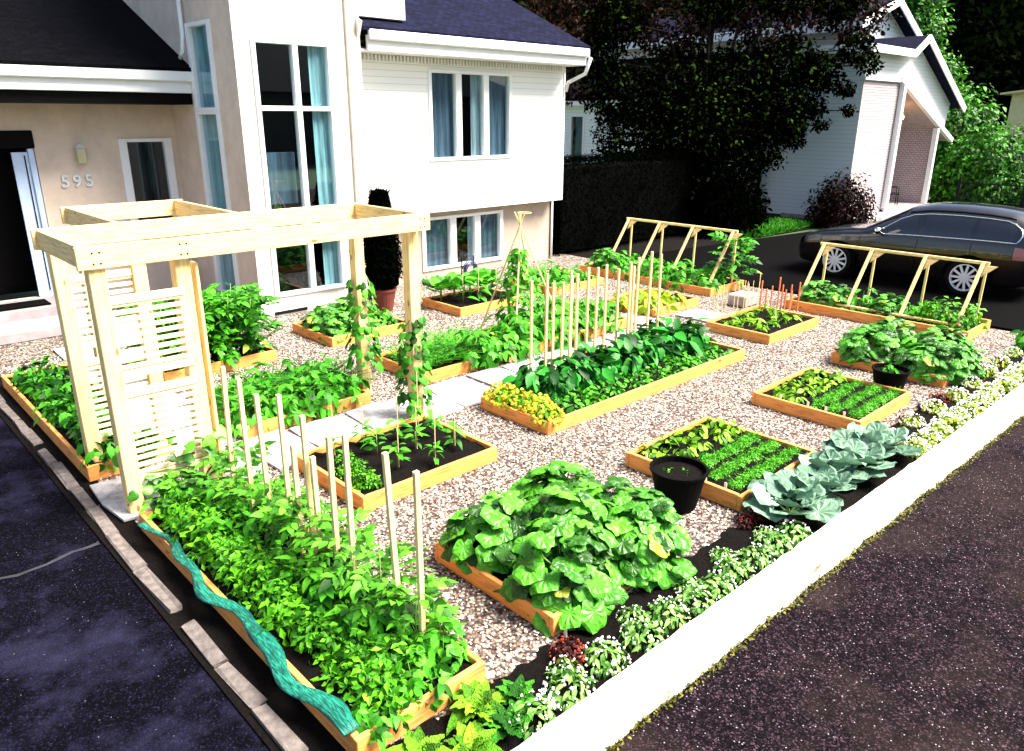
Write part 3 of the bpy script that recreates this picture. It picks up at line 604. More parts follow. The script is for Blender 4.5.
# bean tripod
e = empty('bean_tripod', 'tall bamboo tripod with climbing beans behind the stakes', 'plant support', (7.55, 7.75, .1))
ap = np.array((-.1, .0, 1.62))
for dx, dy in ((-.52, .4), (-.5, -.35), (.5, .25), (.45, -.4)): MB().tube([(dx, dy, 0), tuple(ap+(-dx*.12, -dy*.12, .12))], [.014, .010], 6).build('pole', 'stake', e)
a = np.linspace(0, 6.28, 20); MB().tube(np.stack([ap[0]+.1+.09*np.cos(a), ap[1]+.09*np.sin(a), np.full(20, ap[2]+.1)], 1), .006, 5).build('ring', 'stake', e)
n = 260; z = rng.uniform(.0, 1.25, n)**1; r = (1.35-z)*.36; ph = rng.uniform(0, 6.28, n); P = np.stack([ap[0]*z+r*np.cos(ph)*rng.uniform(.6, 1, n), r*np.sin(ph)*rng.uniform(.6, 1, n), z], 1)
tag(MB().inst(BEAN, P, np.stack([np.cos(ph), np.sin(ph), -.3*np.ones(n)], 1), np.stack([.6*np.cos(ph), .6*np.sin(ph), np.ones(n)], 1)+rng.normal(0, .3, (n, 3)), .16*rng.uniform(.6, 1.2, n)).build('climbing_bean', 'carrot', None, True, (7.55, 7.75, .1)), 'pale climbing bean covering the tall bamboo tripod', 'bean plant')

# ------------------------------------------------------------------ planting
Z = .1
def rows(kind, name, cat, xs, ys, adj, where, grp, sc=1, jit=.02, order='x'):
    k = 0; n = len(xs)*len(ys)
    for i, y in enumerate(ys):
        for j, x in enumerate(xs):
            rw = f', {ordw(i)} row' if len(ys) > 1 else ''
            plant(kind, name, (x+rng.normal(0, jit), y+rng.normal(0, jit), Z), f'{adj} in {where}{rw}, {ordw(j)} from left', cat, grp, sc)
rows('squash', 'squash_plant', 'squash', (3.3, 3.95), (3.0, 3.62), 'big squash plant', 'the street end square bed', 'squash plants in the street end bed', 1.18)
plant('squash', 'squash_plant', (3.6, 3.2, Z+.12), 'highest big squash plant, centre of the street end square bed', 'squash', 'squash plants in the street end bed', 1.2)
rows('squash', 'squash_plant', 'squash', (10.05, 10.75), (3.05, 3.75), 'squash plant', 'the bed behind the round pot', 'squash plants behind the round pot', 1.15)
plant('squash', 'squash_plant', (10.2, 2.85, Z), 'squash plant spilling forward between the round pot and the flower strip', 'squash', 'squash plants behind the round pot', 1)
# carrot beds
for key, x0, w in (('the cabbage side carrot bed', 5.3, 0), ('the far carrot bed', 7.65, 1)):
    rows('lime', 'lettuce_plant', 'lettuce', tuple(np.arange(x0+.1, x0+1.15, .26)), (3.62, 3.83), 'lime green lettuce', key, 'lettuces in '+key, .95)
    for r_ in range(3):
        yy = 3.36-.21*r_
        for j, x in enumerate(np.arange(x0+.12, x0+1.2, .1)):
            plant('carrot', 'carrot_plant', (x+rng.normal(0, .01), yy+rng.normal(0, .01), Z), f'feathery carrot top in {key}, {ordw(r_)} row, {ordw(j)} from left', 'carrot', 'carrots in '+key, .82)
rows('smallgreen', 'small_leafy_plant', 'vegetable seedling', (5.4, 5.75, 6.1, 6.4), (3.42,), 'small bushy seedling beside the lettuces', 'the cabbage side carrot bed', 'small seedlings', .7)
# big bed
for i, y in enumerate((5.12, 5.27, 5.42)): rows('lowdark', 'low_leafy_plant', 'salad plant', tuple(np.arange(5.75, 8.95, .17)), (y,), f'low dark salad plant, {("outer", "middle", "inner")[i]} row,', 'the longest bed', 'low salad rows in the longest bed', .82)
rows('dark', 'bush_bean', 'bush bean', tuple(np.arange(5.75, 8.9, .24)), (5.66, 5.86), 'dark bush bean', 'the longest bed', 'bush beans in the longest bed', 1.3)
for j, y in enumerate((5.08, 5.24, 5.4, 5.56, 5.72, 5.88)): plant('marigold', 'marigold_plant', (5.38+rng.normal(0, .03), y, Z), f'yellow flowering marigold at the near end of the longest bed, {ordw(j)} from the front', 'marigold', 'marigolds in the longest bed', 1.3)
# peppers with sticks
pp = [(3.12, 5.1), (3.18, 5.45), (3.2, 5.8), (3.5, 5.2), (3.52, 5.55), (3.55, 5.86), (3.8, 5.05), (3.85, 5.4), (3.88, 5.75), (4.15, 5.2), (4.2, 5.55), (4.2, 5.85)]
for k, (x, y) in enumerate(pp):
    if x < 3.2: plant('parsley', 'basil_plant', (x-.03, y, Z), f'bushy basil along the left board of the pepper bed, {ordw(k)} from the street', 'basil', 'basil in the pepper bed', .7)
    else:
        plant('pepper', 'pepper_plant', (x, y, Z), f'lime pepper seedling in the pepper bed, plant {["","","","one","two","three","four","five","six","seven","eight","nine"][k]} counted left to right', 'pepper plant', 'pepper seedlings', .78)
        if k % 3 != 1 or k == 7: stake('thin_stick', x+.03, y+.02, Z, .62+rng.uniform(-.1, .12), f'thin pale stick beside pepper seedling number {["","","","one","two","three","four","five","six","seven","eight","nine"][k]}, left to right', 'stick', 'thin sticks in the pepper bed', .009)
# driveway planter
for i, y in enumerate(np.arange(2.88, 5.7, .2)):
    plant('parsley', 'parsley_plant', (1.8+rng.normal(0, .02), y, Z), f'bright curly parsley along the teal netting, {ordw(i)} from the street end', 'parsley', 'parsley in the driveway planter', 1.08 if y < 4.9 else 1.2)
    if i % 2 == 0: plant('parsley' if y < 3.2 else 'bean', 'leafy_vegetable', (1.95+rng.normal(0, .03), y+.08, Z), f'middle row leafy vegetable in the driveway planter, {ordw(i//2)} from the street', 'vegetable', 'middle row of the driveway planter', .95 if y > 3.2 else 1.1)
for i, y in enumerate(np.arange(3.1, 5.75, .3)):
    plant('tomato', 'tomato_plant', (2.16+rng.normal(0, .02), y, Z), f'tomato plant among the driveway planter stakes, {ordw(i)} from the street end', 'tomato plant', 'tomatoes in the driveway planter', .66)
for i, (x, y) in enumerate(((1.68, 2.83), (1.95, 2.86), (2.2, 2.9), (2.22, 3.08))):
    plant('bean', 'bean_plant', (x, y, Z), f'leafy plant filling the street end of the driveway planter, {ordw(i)} from the netting', 'bean plant', 'plants at the planter street end', .8)
plant('squash', 'squash_plant', (1.85, 5.75, Z+.05), 'squash plant at the pergola end of the driveway planter', 'squash', None, .8)
n = 60; P = np.stack([rng.uniform(1.5, 2.5, n), 6.15+rng.normal(0, .05, n), .3+rng.normal(0, .12, n)], 1)
tag(MB().inst(RND3, P, rng.normal(0, 1, (n, 3)), rng.normal(0, .4, (n, 3))+(0, -.8, .6), .13*rng.uniform(.6, 1.2, n)).tube([(1.5, 6.12, .1), (1.7, 6.13, .33), (2.1, 6.1, .28), (2.5, 6.12, .36)], .006, 5, 1).build('trailing_vine', ['squash', 'stem'], None, True), 'trailing vine with round leaves across the foot of the slatted trellis', 'vine')
# onions / greens
rows('grass', 'onion_clump', 'onion', tuple(np.arange(3.05, 4.3, .24)), (7.35, 7.6), 'grassy onion clump', 'the bed behind the stakes', 'onion clumps', 1.0)
rows('bean', 'leafy_green', 'leafy green', tuple(np.arange(3.05, 4.35, .22)), (7.15, 7.45, 7.85), 'bright leafy green', 'the onion bed', 'leafy greens in the onion bed', 1.15)
rows('herb', 'grassy_herb', 'herb', tuple(np.arange(5.38, 6.7, .2)), (7.3, 7.55, 7.85), 'fine grassy herb', 'the bed behind the vine post', 'grassy herbs', .95)
rows('bean', 'leafy_herb', 'herb', (6.15, 6.45, 6.62), (7.25,), 'leafy herb', 'the grassy herb bed', 'leafy herbs', 1.3)
rows('tomdark', 'tomato_plant', 'tomato plant', (3.05, 3.35, 3.65, 3.95, 4.2), (9.45, 9.75, 10.1), 'tall bushy tomato', 'the bed near the house', 'tomatoes near the house', .95)
for i in range(8):
    x = 3.0+.17*i; o = MB().inst(DOT, rng.normal(0, .03, (5, 3))*(1, 1, .6)+(0, 0, .14), rng.normal(0, 1, (5, 3)), np.tile((0, 0, 1.), (5, 1)), .032).inst(OV, np.zeros((8, 3))+(0, 0, .05), rng.normal(0, 1, (8, 3)), rng.normal(0, .3, (8, 3))+(0, 0, 1), .06, 1).build('daisy_plant', ['flower', 'midleaf'], None, False, (x, 9.28, Z))
    tag(o, f'small white daisy plant before the tall tomatoes, {ordw(i)} from left', 'daisy', 'white daisies')
rows('squash', 'squash_plant', 'squash', (5.5, 5.95), (9.55, 10.0), 'broad leaved plant', 'the bed below the tall window', 'broad leaved plants below the tall window', .95)
rows('bean', 'leafy_green', 'leafy green', (6.25,), (9.5, 9.9), 'leafy green', 'the bed below the tall window', 'leafy greens below the tall window', .95)
rows('broccoli', 'broccoli_plant', 'broccoli', (7.85, 8.2, 8.55, 8.88), (10.15,), 'round leaved broccoli', 'the bed under the triple window', 'broccoli under the triple window', 1.6)
rows('pepper', 'pepper_plant', 'pepper plant', (8.0, 8.35, 8.75), (9.7,), 'lime seedling on a stick', 'the triple window bed', 'seedlings under the triple window', 1.5)
for i, x in enumerate((8.0, 8.35, 8.75)): stake('thin_stick', x+.03, 9.72, Z, .68, f'thin stick in the triple window bed, {ordw(i)} from left', 'stick', 'thin sticks under the triple window', .01)
rows('potato', 'potato_plant', 'potato plant', (1.66, 1.92), tuple(np.arange(7.2, 10.4, .3)), 'dark potato plant', 'the narrow left bed', 'potato plants in the narrow left bed', .85)
rows('bean', 'bean_plant', 'bean plant', (8.2, 8.55, 8.9), (7.3, 7.7, 8.0), 'leafy bean plant', 'the tripod bed', 'beans in the tripod bed', 1.3)
rows('bean', 'bean_plant', 'bean plant', (7.15, 7.5, 7.85), (7.25, 7.6), 'spreading bean plant', 'the front of the tripod bed', 'beans before the tripod', 1.6)
rows('yellowbush', 'yellow_green_bush', 'bush', (10.0, 10.35, 10.7), (7.35, 7.8), 'yellow green bushy plant', 'the bed past the stakes', 'yellow green bushes past the stakes', 1.1)
rows('bean', 'bean_plant', 'bean plant', (10.1, 10.5, 10.9), (9.65, 10.15), 'leafy bean', 'the house corner bed', 'beans in the house corner bed', 1.15)
rows('bean', 'bean_plant', 'bean plant', (12.2, 12.6), tuple(np.arange(7.7, 10.4, .42)), 'tall bean plant', 'the bed before the dark hedge', 'beans before the dark hedge', 1.25)
plant('tomdark', 'tomato_plant', (12.85, 7.55, Z), 'round dark bush at the right end of the far trellis frame', 'tomato plant', None, 1.1)
plant('squash', 'squash_plant', (12.2, 10.1, .25), 'pale squash climbing the left end of the far trellis frame', 'squash', None, .8)
rows('limeseed', 'drooping_seedling', 'seedling', tuple(np.arange(10.1, 11.4, .2)), (5.4, 5.7, 5.95), 'drooping lime seedling', 'the bed before the red sticks', 'drooping lime seedlings', 1.25)
for i, (y, kd, nm, s_) in enumerate(((5.7, 'squash', 'squash_plant', 1.0), (5.35, 'squash', 'squash_plant', .85), (4.95, 'bean', 'bean_plant', 1.2), (4.5, 'squash', 'squash_plant', 1.0), (4.2, 'bean', 'bean_plant', 1), (3.85, 'parsley', 'carrot_row_plant', 1.6), (3.5, 'parsley', 'carrot_row_plant', 1.6))):
    plant(kd, nm, (12.6, y, Z), f'green plant under the trellis by the car, {ordw(i)} from its left end', 'vegetable', 'plants under the car side trellis', s_)
# flower strip
al = [2.35, 2.62, 2.98, 3.3, 3.58, 3.85, 4.1, 4.36, 4.62, 4.88, 5.12]
for i, x in enumerate(al):
    plant('alys' if i in (0, 1, 2) else 'alysfew', 'alyssum_plant', (x, 2.31-.015*(x-3)+rng.normal(0, .02), .02), f'white flowering alyssum along the kerb, {ordw(i)} from the near left end', 'flower', 'white alyssum along the kerb', 1.0)
    if i % 2: plant('alysfew', 'alyssum_plant', (x+.1, 2.44+rng.normal(0, .02), .02), f'smaller alyssum behind the kerb row, {ordw(i//2)} from the near left end', 'flower', 'smaller alyssum behind the kerb row', .7)
for i, x in enumerate((5.45, 5.72, 6.0, 6.3, 6.62, 6.92, 7.2)):
    plant('cabbage', 'cabbage_plant', (x, 2.5+(.06 if i % 2 else -.04), .02), f'blue green cabbage with broad leaves in the flower strip, {ordw(i)} from the left', 'cabbage', 'cabbages in the flower strip', 1.08)
for i, x in enumerate(np.arange(7.5, 11.9, .3)):
    plant('palealys', 'pale_flower_plant', (x, 2.3-.012*(x-3)+rng.normal(0, .02), .02), f'pale flowering mound beyond the cabbages, {ordw(i)} from them, kerb row', 'flower', 'pale mounds beyond the cabbages', 1.05)
    if i % 2 == 0: plant('palealys', 'pale_flower_plant', (x+.12, 2.5+rng.normal(0, .02), .02), f'pale flowering mound beyond the cabbages, {ordw(i//2)} from them, inner row', 'flower', 'inner pale mounds beyond the cabbages', .9)
for i, (x, y, s_) in enumerate(((2.85, 2.52, .75), (5.05, 2.62, .55), (5.25, 2.6, .6), (8.3, 2.6, .6), (9.2, 2.58, .7), (10.3, 2.55, .7), (11.3, 2.55, .7))):
    plant('red', 'red_flower_plant', (x, y, .02), f'dark red leaved flower in the soil strip, {ordw(i)} from the left', 'flower', 'dark red flowers in the soil strip', s_)
for i, (x, y, k_, s_) in enumerate(((1.72, 2.5, 'chard', .95), (1.95, 2.36, 'chard', .95), (2.16, 2.56, 'chard', 1.15), (2.2, 2.34, 'darkchard', .95), (1.6, 2.3, 'chard', 1.0), (2.38, 2.46, 'darkchard', .8))):
    plant(k_, 'chard_plant', (x, y, .02), f'crinkled {"lime" if k_ == "chard" else "dark"} lettuce at the near end of the strip, {ordw(i)} of the cluster', 'lettuce', 'crinkled lettuces at the near end', s_)
plant('potato', 'leafy_shrub', (12.3, 2.45, .02), 'dark leafy plant at the far end of the flower strip', 'shrub', None, 1.1)
plant('potato', 'leafy_shrub', (12.9, 2.5, .02), 'last leafy plant of the strip beside the neighbour driveway', 'shrub', None, 1.2)
# plant tags
for i, (x, y) in enumerate(((5.27, 3.78), (5.27, 3.52), (5.27, 3.34), (5.27, 3.15), (5.28, 2.96), (7.63, 3.72), (7.63, 3.4), (7.63, 3.2), (7.63, 3.0), (2.98, 2.66))):
    tag(MB().box(-.002, .002, -.012, .012, 0, .09, 0).build('plant_tag', 'tag', None, False, (x, y, Z-.01 if i < 9 else 0)), ['white plant tag in the cabbage side bed', 'white plant tag in the far carrot bed', 'white plant tag below the corner of the street end squash bed'][0 if i < 5 else 1 if i < 9 else 2]+(f', {ordw(i if i < 5 else i-5)} from its left corner' if i < 9 else ''), 'plant tag', 'white plant tags')
# pots
def pot(x, y, r, h, lab, taper=.75):
    e = empty('plant_pot', lab, 'pot', (x, y, 0))
    MB().lathe([(0, .002), (r*taper, .002), (r, h), (r*1.06, h), (r*1.06, h+.02), (r*.96, h+.02), (r*.94, h-.03)], 24).build('body', 'blackplastic', e, False)
    MB().lathe([(r*.95, h-.028), (0, h-.02)], 24).build('soil', 'soil', e)
pot(9.1, 3.12, .2, .28, 'round black plastic pot beside the mounded squash bed')
pot(4.93, 3.2, .23, .33, 'tall black plastic pot between the two street end beds', .7)
for i, (x, y) in enumerate(((4.9, 3.28), (5.03, 3.2), (4.95, 3.1))): plant('smallgreen', 'potted_herb', (x, y, .28), f'small green herb in the tall black pot, {ordw(i)} from left', 'herb', 'herbs in the tall black pot', .5)
plant('smallgreen', 'potted_herb', (9.1, 3.12, .25), 'dark herb growing in the round black pot', 'herb', None, 1.0)
# potted cone cedar
tag(MB().lathe([(0, 0), (.14, 0), (.2, .32), (.22, .34), (.22, .38), (.19, .38), (.18, .33), (0, .33)], 20).build('clay_pot', 'terracotta', None, False, (7.0, 10.55, .0)), 'dark red pot holding the tall cone shaped cedar by the wall', 'pot')
n = 3200; z = rng.random(n)**.8*1.55; r = .36*(1-.6*(z/1.55)**2)*rng.uniform(.75, 1.02, n)*np.where(z < .15, .7, 1); ph = rng.uniform(0, 6.28, n)
P = np.stack([r*np.cos(ph), r*np.sin(ph), z+.05], 1); T = np.stack([np.cos(ph)*.4, np.sin(ph)*.4, np.ones(n)], 1)+rng.normal(0, .3, (n, 3)); N = np.stack([np.cos(ph), np.sin(ph), .3*np.ones(n)], 1)+rng.normal(0, .3, (n, 3))
e = empty('cone_cedar', 'tall dark cone shaped potted cedar against the house wall', 'shrub', (7.0, 10.55, .33)); MB().inst(OV, P, T, N, .085).lathe([(.02, .05), (.26, .1), (.27, .6), (.14, 1.3), (.02, 1.5)], 10).build('foliage', 'hedgeleaf', e, True); MB().tube([(0, 0, 0), (0, 0, .4)], .03, 6).build('trunk', 'bark', e)
# teal netting roll lying on planter edge
ys = np.linspace(5.62, 2.76, 60); xs = 1.49+.035*np.sin(ys*5.2)+.02*np.sin(ys*11); rr = .017+.015*(1-np.abs((ys-3.2)/2.2).clip(0, 1))+.004*np.sin(ys*9)
zz = .15+rr*.55+.01*np.sin(ys*7)
def netroll():
    n = 14; V = []; pts = np.stack([xs, ys, zz], 1)
    for i, p in enumerate(pts):
        for j in range(n):
            a = 2*math.pi*j/n; q = rr[i]*(1+.12*math.sin(3*a+i*.4)+.08*math.sin(7*a+i*.7)); V.append((p[0]+1.6*q*math.cos(a), p[1], p[2]+.5*q*math.sin(a)-.25*max(0, -math.cos(a))*q))
    return MB().add(V, [(i*n+j, (i+1)*n+j, (i+1)*n+(j+1) % n, i*n+(j+1) % n) for i in range(59) for j in range(n)]+[tuple(range(n)), tuple(59*n+j for j in range(n))[::-1]])
tag(netroll().build('garden_netting', 'netting', None, True), 'rolled teal plastic netting draped along the driveway planter edge', 'netting')
# hose reel by the triple window
e = empty('hose_reel', 'dark blue hose coiled on a reel under the right end of the triple window', 'hose reel', (9.35, 11.1, 0))
b = MB()
for k in range(6):
    a = np.linspace(0, 6.28, 24); b.tube(np.stack([(.1+.016*k)*np.cos(a), np.full(24, -.03+.03*(k % 2)), .3+(.1+.016*k)*np.sin(a)], 1), .011, 6)
b.build('hose', plain('dark blue hose', (.01, .02, .08), .4), e, True)
MB().tube([(-.15, .06, 0), (-.15, .06, .55), (.15, .06, .55), (.15, .06, 0)], .014, 6).build('frame', 'blackmetal', e)
# stone block with sticks
tag(MB().box(0, .45, 0, .34, 0, .2, 0, .02).build('stone_block', 'concrete', None, False, (11.6, 6.5, 0)), 'weathered grey stone block near the red sticks', 'stone block')
for i in range(6): stake('thin_stick', 11.5+.1*i, 6.45+rng.normal(0, .03), .0, .5+rng.uniform(-.1, .1), f'thin pale stick around the grey stone block, {ordw(i)} from left', 'stick', 'thin sticks by the stone block', .011)

# ------------------------------------------------------------------ house helpers
def wall_grid(b, ax, c, u0, u1, z0, z1, holes, depth, m=0, sgn=-1):
    """wall in the plane axis ax = c, holes (u0,u1,z0,z1); outward normal sgn; reveals go depth inwards"""
    us = sorted({u0, u1, *[h[0] for h in holes], *[h[1] for h in holes]}); zs = sorted({z0, z1, *[h[2] for h in holes], *[h[3] for h in holes]})
    P = (lambda u, z, d: (u, c-sgn*d, z)) if ax == 1 else (lambda u, z, d: (c-sgn*d, u, z))
    for i in range(len(us)-1):
        for j in range(len(zs)-1):
            a, bb, cc, dd = us[i], us[i+1], zs[j], zs[j+1]; mu, mz = (a+bb)/2, (cc+dd)/2
            if any(h[0] < mu < h[1] and h[2] < mz < h[3] for h in holes): continue
            if u0 <= mu <= u1 and z0 <= mz <= z1: b.add([P(a, cc, 0), P(bb, cc, 0), P(bb, dd, 0), P(a, dd, 0)], [(0, 1, 2, 3)], m)
    for (a, bb, cc, dd) in holes:
        for q in ([(a, cc), (bb, cc)], [(bb, cc), (bb, dd)], [(bb, dd), (a, dd)], [(a, dd), (a, cc)]):
            b.add([P(*q[0], 0), P(*q[1], 0), P(*q[1], depth), P(*q[0], depth)], [(0, 1, 2, 3)], m)
def window(par, ax, c, u0, u1, z0, z1, mull=(), bars=(), fw=.06, glass='glass', curtains=(), sgn=-1, mat='white', label=None):
    """frame proud of the wall, panes and curtains as sub-parts"""
    fr = MB(); f0, f1 = (c+sgn*.03, c-sgn*.09); lo, hi = min(f0, f1), max(f0, f1)
    def bx(a, b_, z_, w_, l=lo, h=hi): fr.box(a, b_, l, h, z_, w_, 0, .006) if ax == 1 else fr.box(l, h, a, b_, z_, w_, 0, .006)
    bx(u0-.05, u0+fw-.05, z0-.05, z1+.05); bx(u1-fw+.05, u1+.05, z0-.05, z1+.05)
    e = .0025; bx(u0+fw-.05, u1-fw+.05, z1-.01, z1+.048); bx(u0+fw-.05, u1-fw+.05, z0-.048, z0+.012)
    for q, w_ in mull: bx(q-w_/2, q+w_/2, z0+.012, z1-.01, lo+.003, hi-.003)
    for q, w_ in bars: bx(u0+.01, u1-.01, q-w_/2, q+w_/2, lo+.006, hi-.006)
    W_ = fr.build('window', mat, par)
    if label: W_['label'] = label
    cuts = [u0]+[q for q, _ in mull]+[u1]
    for a, b_ in zip(cuts[:-1], cuts[1:]):
        y = c-sgn*.035; k = MB()
        if ax == 1: k.box(a+.005, b_-.005, y-.003, y+.003, z0, z1)
        else: k.box(y-.003, y+.003, a+.005, b_-.005, z0, z1)
        k.build('pane', glass, W_)
    for (a, b_, mt) in curtains:
        n = max(8, int((b_-a)*60)); us = np.linspace(a, b_, n); y = c-sgn*(.1+.014*np.sin(us*38)); V = [((u, yy, z) if ax == 1 else (yy, u, z)) for u, yy in zip(us, y) for z in (z0-.02, z1+.02)]
        MB().add(V, [(2*i, 2*i+2, 2*i+3, 2*i+1) for i in range(n-1)]).build('curtain', mt, W_, True)
    return W_
def slab(b, P, t, m=0):
    """thick quad: P four corners of the top, extruded down by t"""
    P = np.array(P, float); Q = P-np.array((0, 0, t)); b.add(np.vstack([P, Q]), [(0, 1, 2, 3), (7, 6, 5, 4), (0, 4, 5, 1), (1, 5, 6, 2), (2, 6, 7, 3), (3, 7, 4, 0)], m); return b

# ------------------------------------------------------------------ house number 595
H = empty('house', 'split level beige stucco and white sided house numbered 595 behind the garden', 'house')
ST = .38
# entry wing wall y=13
b = MB(); wall_grid(b, 1, 14.0, -6, 5.2, 0, 3.6, [(1.0, 3.02, .3, 2.86), (4.3, 5.06, 1.0, 2.68)], .12); b.build('wall', 'stucco', H)
# bay: side x=5.25 (faces -X) and front y=11.35
b = MB(); wall_grid(b, 0, 5.2, 11.35, 14.0, 0, 8.5, [(12.1, 12.92, .24, 3.12), (12.1, 12.92, 3.2, 4.4)], .12)
b.add([(5.2, 14.0, 3.3), (5.2, 20, 3.3), (5.2, 20, 8.5), (5.2, 14.0, 8.5)], [(0, 1, 2, 3)]); b.build('bay_side_wall', 'stucco', H); b = MB()
wall_grid(b, 1, 11.35, 5.2, 7.28, 0, 8.5, [(5.5, 6.72, .36, 1.12), (5.5, 6.72, 1.36, 4.12)], .12)
wall_grid(b, 0, 7.28, 11.35, 12.15, 0, 8.5, [], .1, 0, 1); b.build('bay_wall', 'cream', H)
MB().box(7.05, 7.3, 11.3, 11.348, 0, 8, 0, .01).build('pilaster', 'stucco', H)
MB().box(5.42, 6.0, 11.33, 11.348, .03, .08).build('vent_grille', 'blackmetal', H)
# lower storey wall under the overhang
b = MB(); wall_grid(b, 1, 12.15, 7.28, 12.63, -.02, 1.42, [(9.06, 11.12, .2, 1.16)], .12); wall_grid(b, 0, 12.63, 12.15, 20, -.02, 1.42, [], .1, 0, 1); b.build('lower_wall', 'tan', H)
# upper storey siding
b = MB(); wall_grid(b, 1, 11.85, 7.3, 12.68, 1.36, 4.2, [(9.1, 11.08, 2.34, 3.86)], .12); wall_grid(b, 0, 12.68, 11.85, 20, 1.36, 4.2, [], .1, 0, 1)
b.add([(7.3, 11.85, 1.36), (12.68, 11.85, 1.36), (12.68, 12.2, 1.36), (7.3, 12.2, 1.36)], [(3, 2, 1, 0)]); b.build('upper_wall', 'siding', H)
MB().box(7.32, 12.7, 11.835, 11.849, 1.34, 1.42, 0, .003).build('sill_band', 'white', H)
MB().box(12.66, 12.7, 11.83, 11.87, 1.42, 4.1, 0, .004).build('corner_trim', 'white', H)
b = MB()
for x in np.arange(7.6, 12.6, .075): b.box(x, x+.035, 11.80, 11.846, 4.0, 4.09)
b.build('dentil_trim', 'white', H)
# dark rooms behind the windows
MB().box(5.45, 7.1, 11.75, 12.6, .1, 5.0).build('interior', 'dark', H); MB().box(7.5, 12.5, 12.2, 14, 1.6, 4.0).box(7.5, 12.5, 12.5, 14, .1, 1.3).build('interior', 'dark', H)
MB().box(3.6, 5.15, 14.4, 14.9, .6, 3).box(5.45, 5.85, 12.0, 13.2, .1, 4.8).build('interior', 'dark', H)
# windows
window(H, 1, 14.0, 4.3, 5.06, 1.0, 2.68, fw=.13, mat='white')
window(H, 0, 5.2, 12.1, 12.92, .24, 3.12, fw=.12, glass='tallglass', curtains=((12.3, 12.92, 'tealcurtain'),))
window(H, 0, 5.2, 12.1, 12.92, 3.2, 4.4, fw=.12, glass='tallglass', curtains=((12.3, 12.92, 'tealcurtain'),))
window(H, 1, 11.35, 5.5, 6.72, 1.36, 4.12, mull=((6.15, .09),), bars=((3.2, .07),), fw=.07, glass='tallglass', curtains=((6.42, 6.72, 'tealcurtain'),))
window(H, 1, 11.35, 5.5, 6.72, .36, 1.12, mull=((6.15, .09),), fw=.08, glass='glass', curtains=((6.42, 6.72, 'tealcurtain'),))
window(H, 1, 11.85, 9.1, 11.08, 2.34, 3.86, mull=((9.76, .14), (10.45, .14)), fw=.07, curtains=((9.12, 9.7, 'bluecurtain'), (10.15, 10.4, 'whitecurtain'), (10.5, 11.06, 'bluecurtain')))
window(H, 1, 12.15, 9.06, 11.12, .2, 1.16, mull=((9.8, .16), (10.45, .16)), fw=.09, curtains=((9.08, 9.74, 'bluecurtain'), (10.28, 10.4, 'whitecurtain'), (10.52, 11.1, 'bluecurtain')))
MB().box(5.52, 6.12, 11.56, 11.6, 1.75, 2.55, 0, .01).build('sofa_back', 'bluecurtain', H)  # blue reflection in the left pane, built as a panel behind the glass
# eaves and roofs
b = MB().box(7.45, 12.78, 11.32, 11.38, 4.1, 4.34, 0, .008).box(7.45, 12.8, 11.24, 11.32, 4.26, 4.42, 0, .02).box(7.3, 12.78, 11.382, 11.85, 4.1, 4.13)
b.build('fascia', 'white', H)
MB().beam((12.8, 11.3, 4.34), (12.8, 17.5, 7.1), .05, .2, 0).build('rake_board', 'white', H)
MB().tube([(12.82, 11.25, 4.25), (12.84, 11.4, 3.95), (12.75, 11.8, 3.78), (12.73, 11.84, 3.6)], .04, 8).build('downpipe', 'white', H, True); MB().tube([(12.66, 12.12, 1.33), (12.66, 12.11, .0)], .025, 8).build('downpipe', 'white', H, True)
b = MB(); slab(b, [(7.3, 11.26, 4.46), (12.83, 11.26, 4.46), (12.83, 17.5, 7.3), (7.3, 17.5, 7.3)], .06); b.build('roof', 'shingle', H)
MB().box(7.28, 8.35, 11.5, 12.4, 4.62, 8.5, 0, .01).build('chimney', 'cream', H)
MB().beam((7.26, 11.26, 4.36), (7.26, 12.6, 4.95), .06, .34, 0).build('rake_board', 'cream', H)
b = MB().box(-6, 5.19, 12.98, 13.04, 3.43, 3.62, 0, .008).box(-6, 5.19, 12.9, 12.98, 3.6, 3.76, 0, .015).box(-6, 5.19, 13.04, 13.99, 3.43, 3.46)
b.build('fascia', 'white', H)
MB().box(-6, 5.19, 13.06, 13.99, 3.26, 3.428).build('soffit', 'deeps', H)  # near-black box paints the shadow band under the eave
b = MB(); slab(b, [(-6, 12.9, 3.8), (5.19, 12.9, 3.8), (5.19, 20.0, 7.0), (-6, 20.0, 7.0)], .05); b.build('roof', 'shingle_dark', H)
MB().tube([(5.1, 13.1, 3.95), (5.12, 13.02, 4.05), (5.14, 13.0, 4.3), (5.15, 13.0, 8)], .035, 8).build('downpipe', 'white', H, True)
# entrance recess and door
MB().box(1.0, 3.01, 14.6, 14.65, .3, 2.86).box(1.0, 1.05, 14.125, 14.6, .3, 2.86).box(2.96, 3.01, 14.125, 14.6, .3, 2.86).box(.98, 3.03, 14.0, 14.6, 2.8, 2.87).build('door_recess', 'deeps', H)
dr = MB().box(1.3, 2.2, 14.5, 14.56, .3, 2.4, 0, .01).build('door', plain('dark front door', (.012, .01, .012), .3), H)
MB().tube([(2.1, 14.45, 1.3), (2.1, 14.42, 1.35), (2.1, 14.45, 1.45)], .012, 6).build('handle', 'silver', dr)
dw = MB().box(2.92, 3.0, 13.96, 14.06, .3, 2.6, 0, .006).box(2.7, 2.918, 14.0, 14.03, .3, 2.55, 0, .004).build('storm_door', plain('blue white door frame', (.55, .68, .9), .4, .1, 5, .05), H)
MB().box(2.86, 2.875, 13.985, 13.998, .4, 2.5).build('edge_seal', 'dark', dw)
MB().box(1.0, 3.03, 13.97, 14.1, 2.61, 2.86, 0, .01).build('lintel', 'deeps', H)
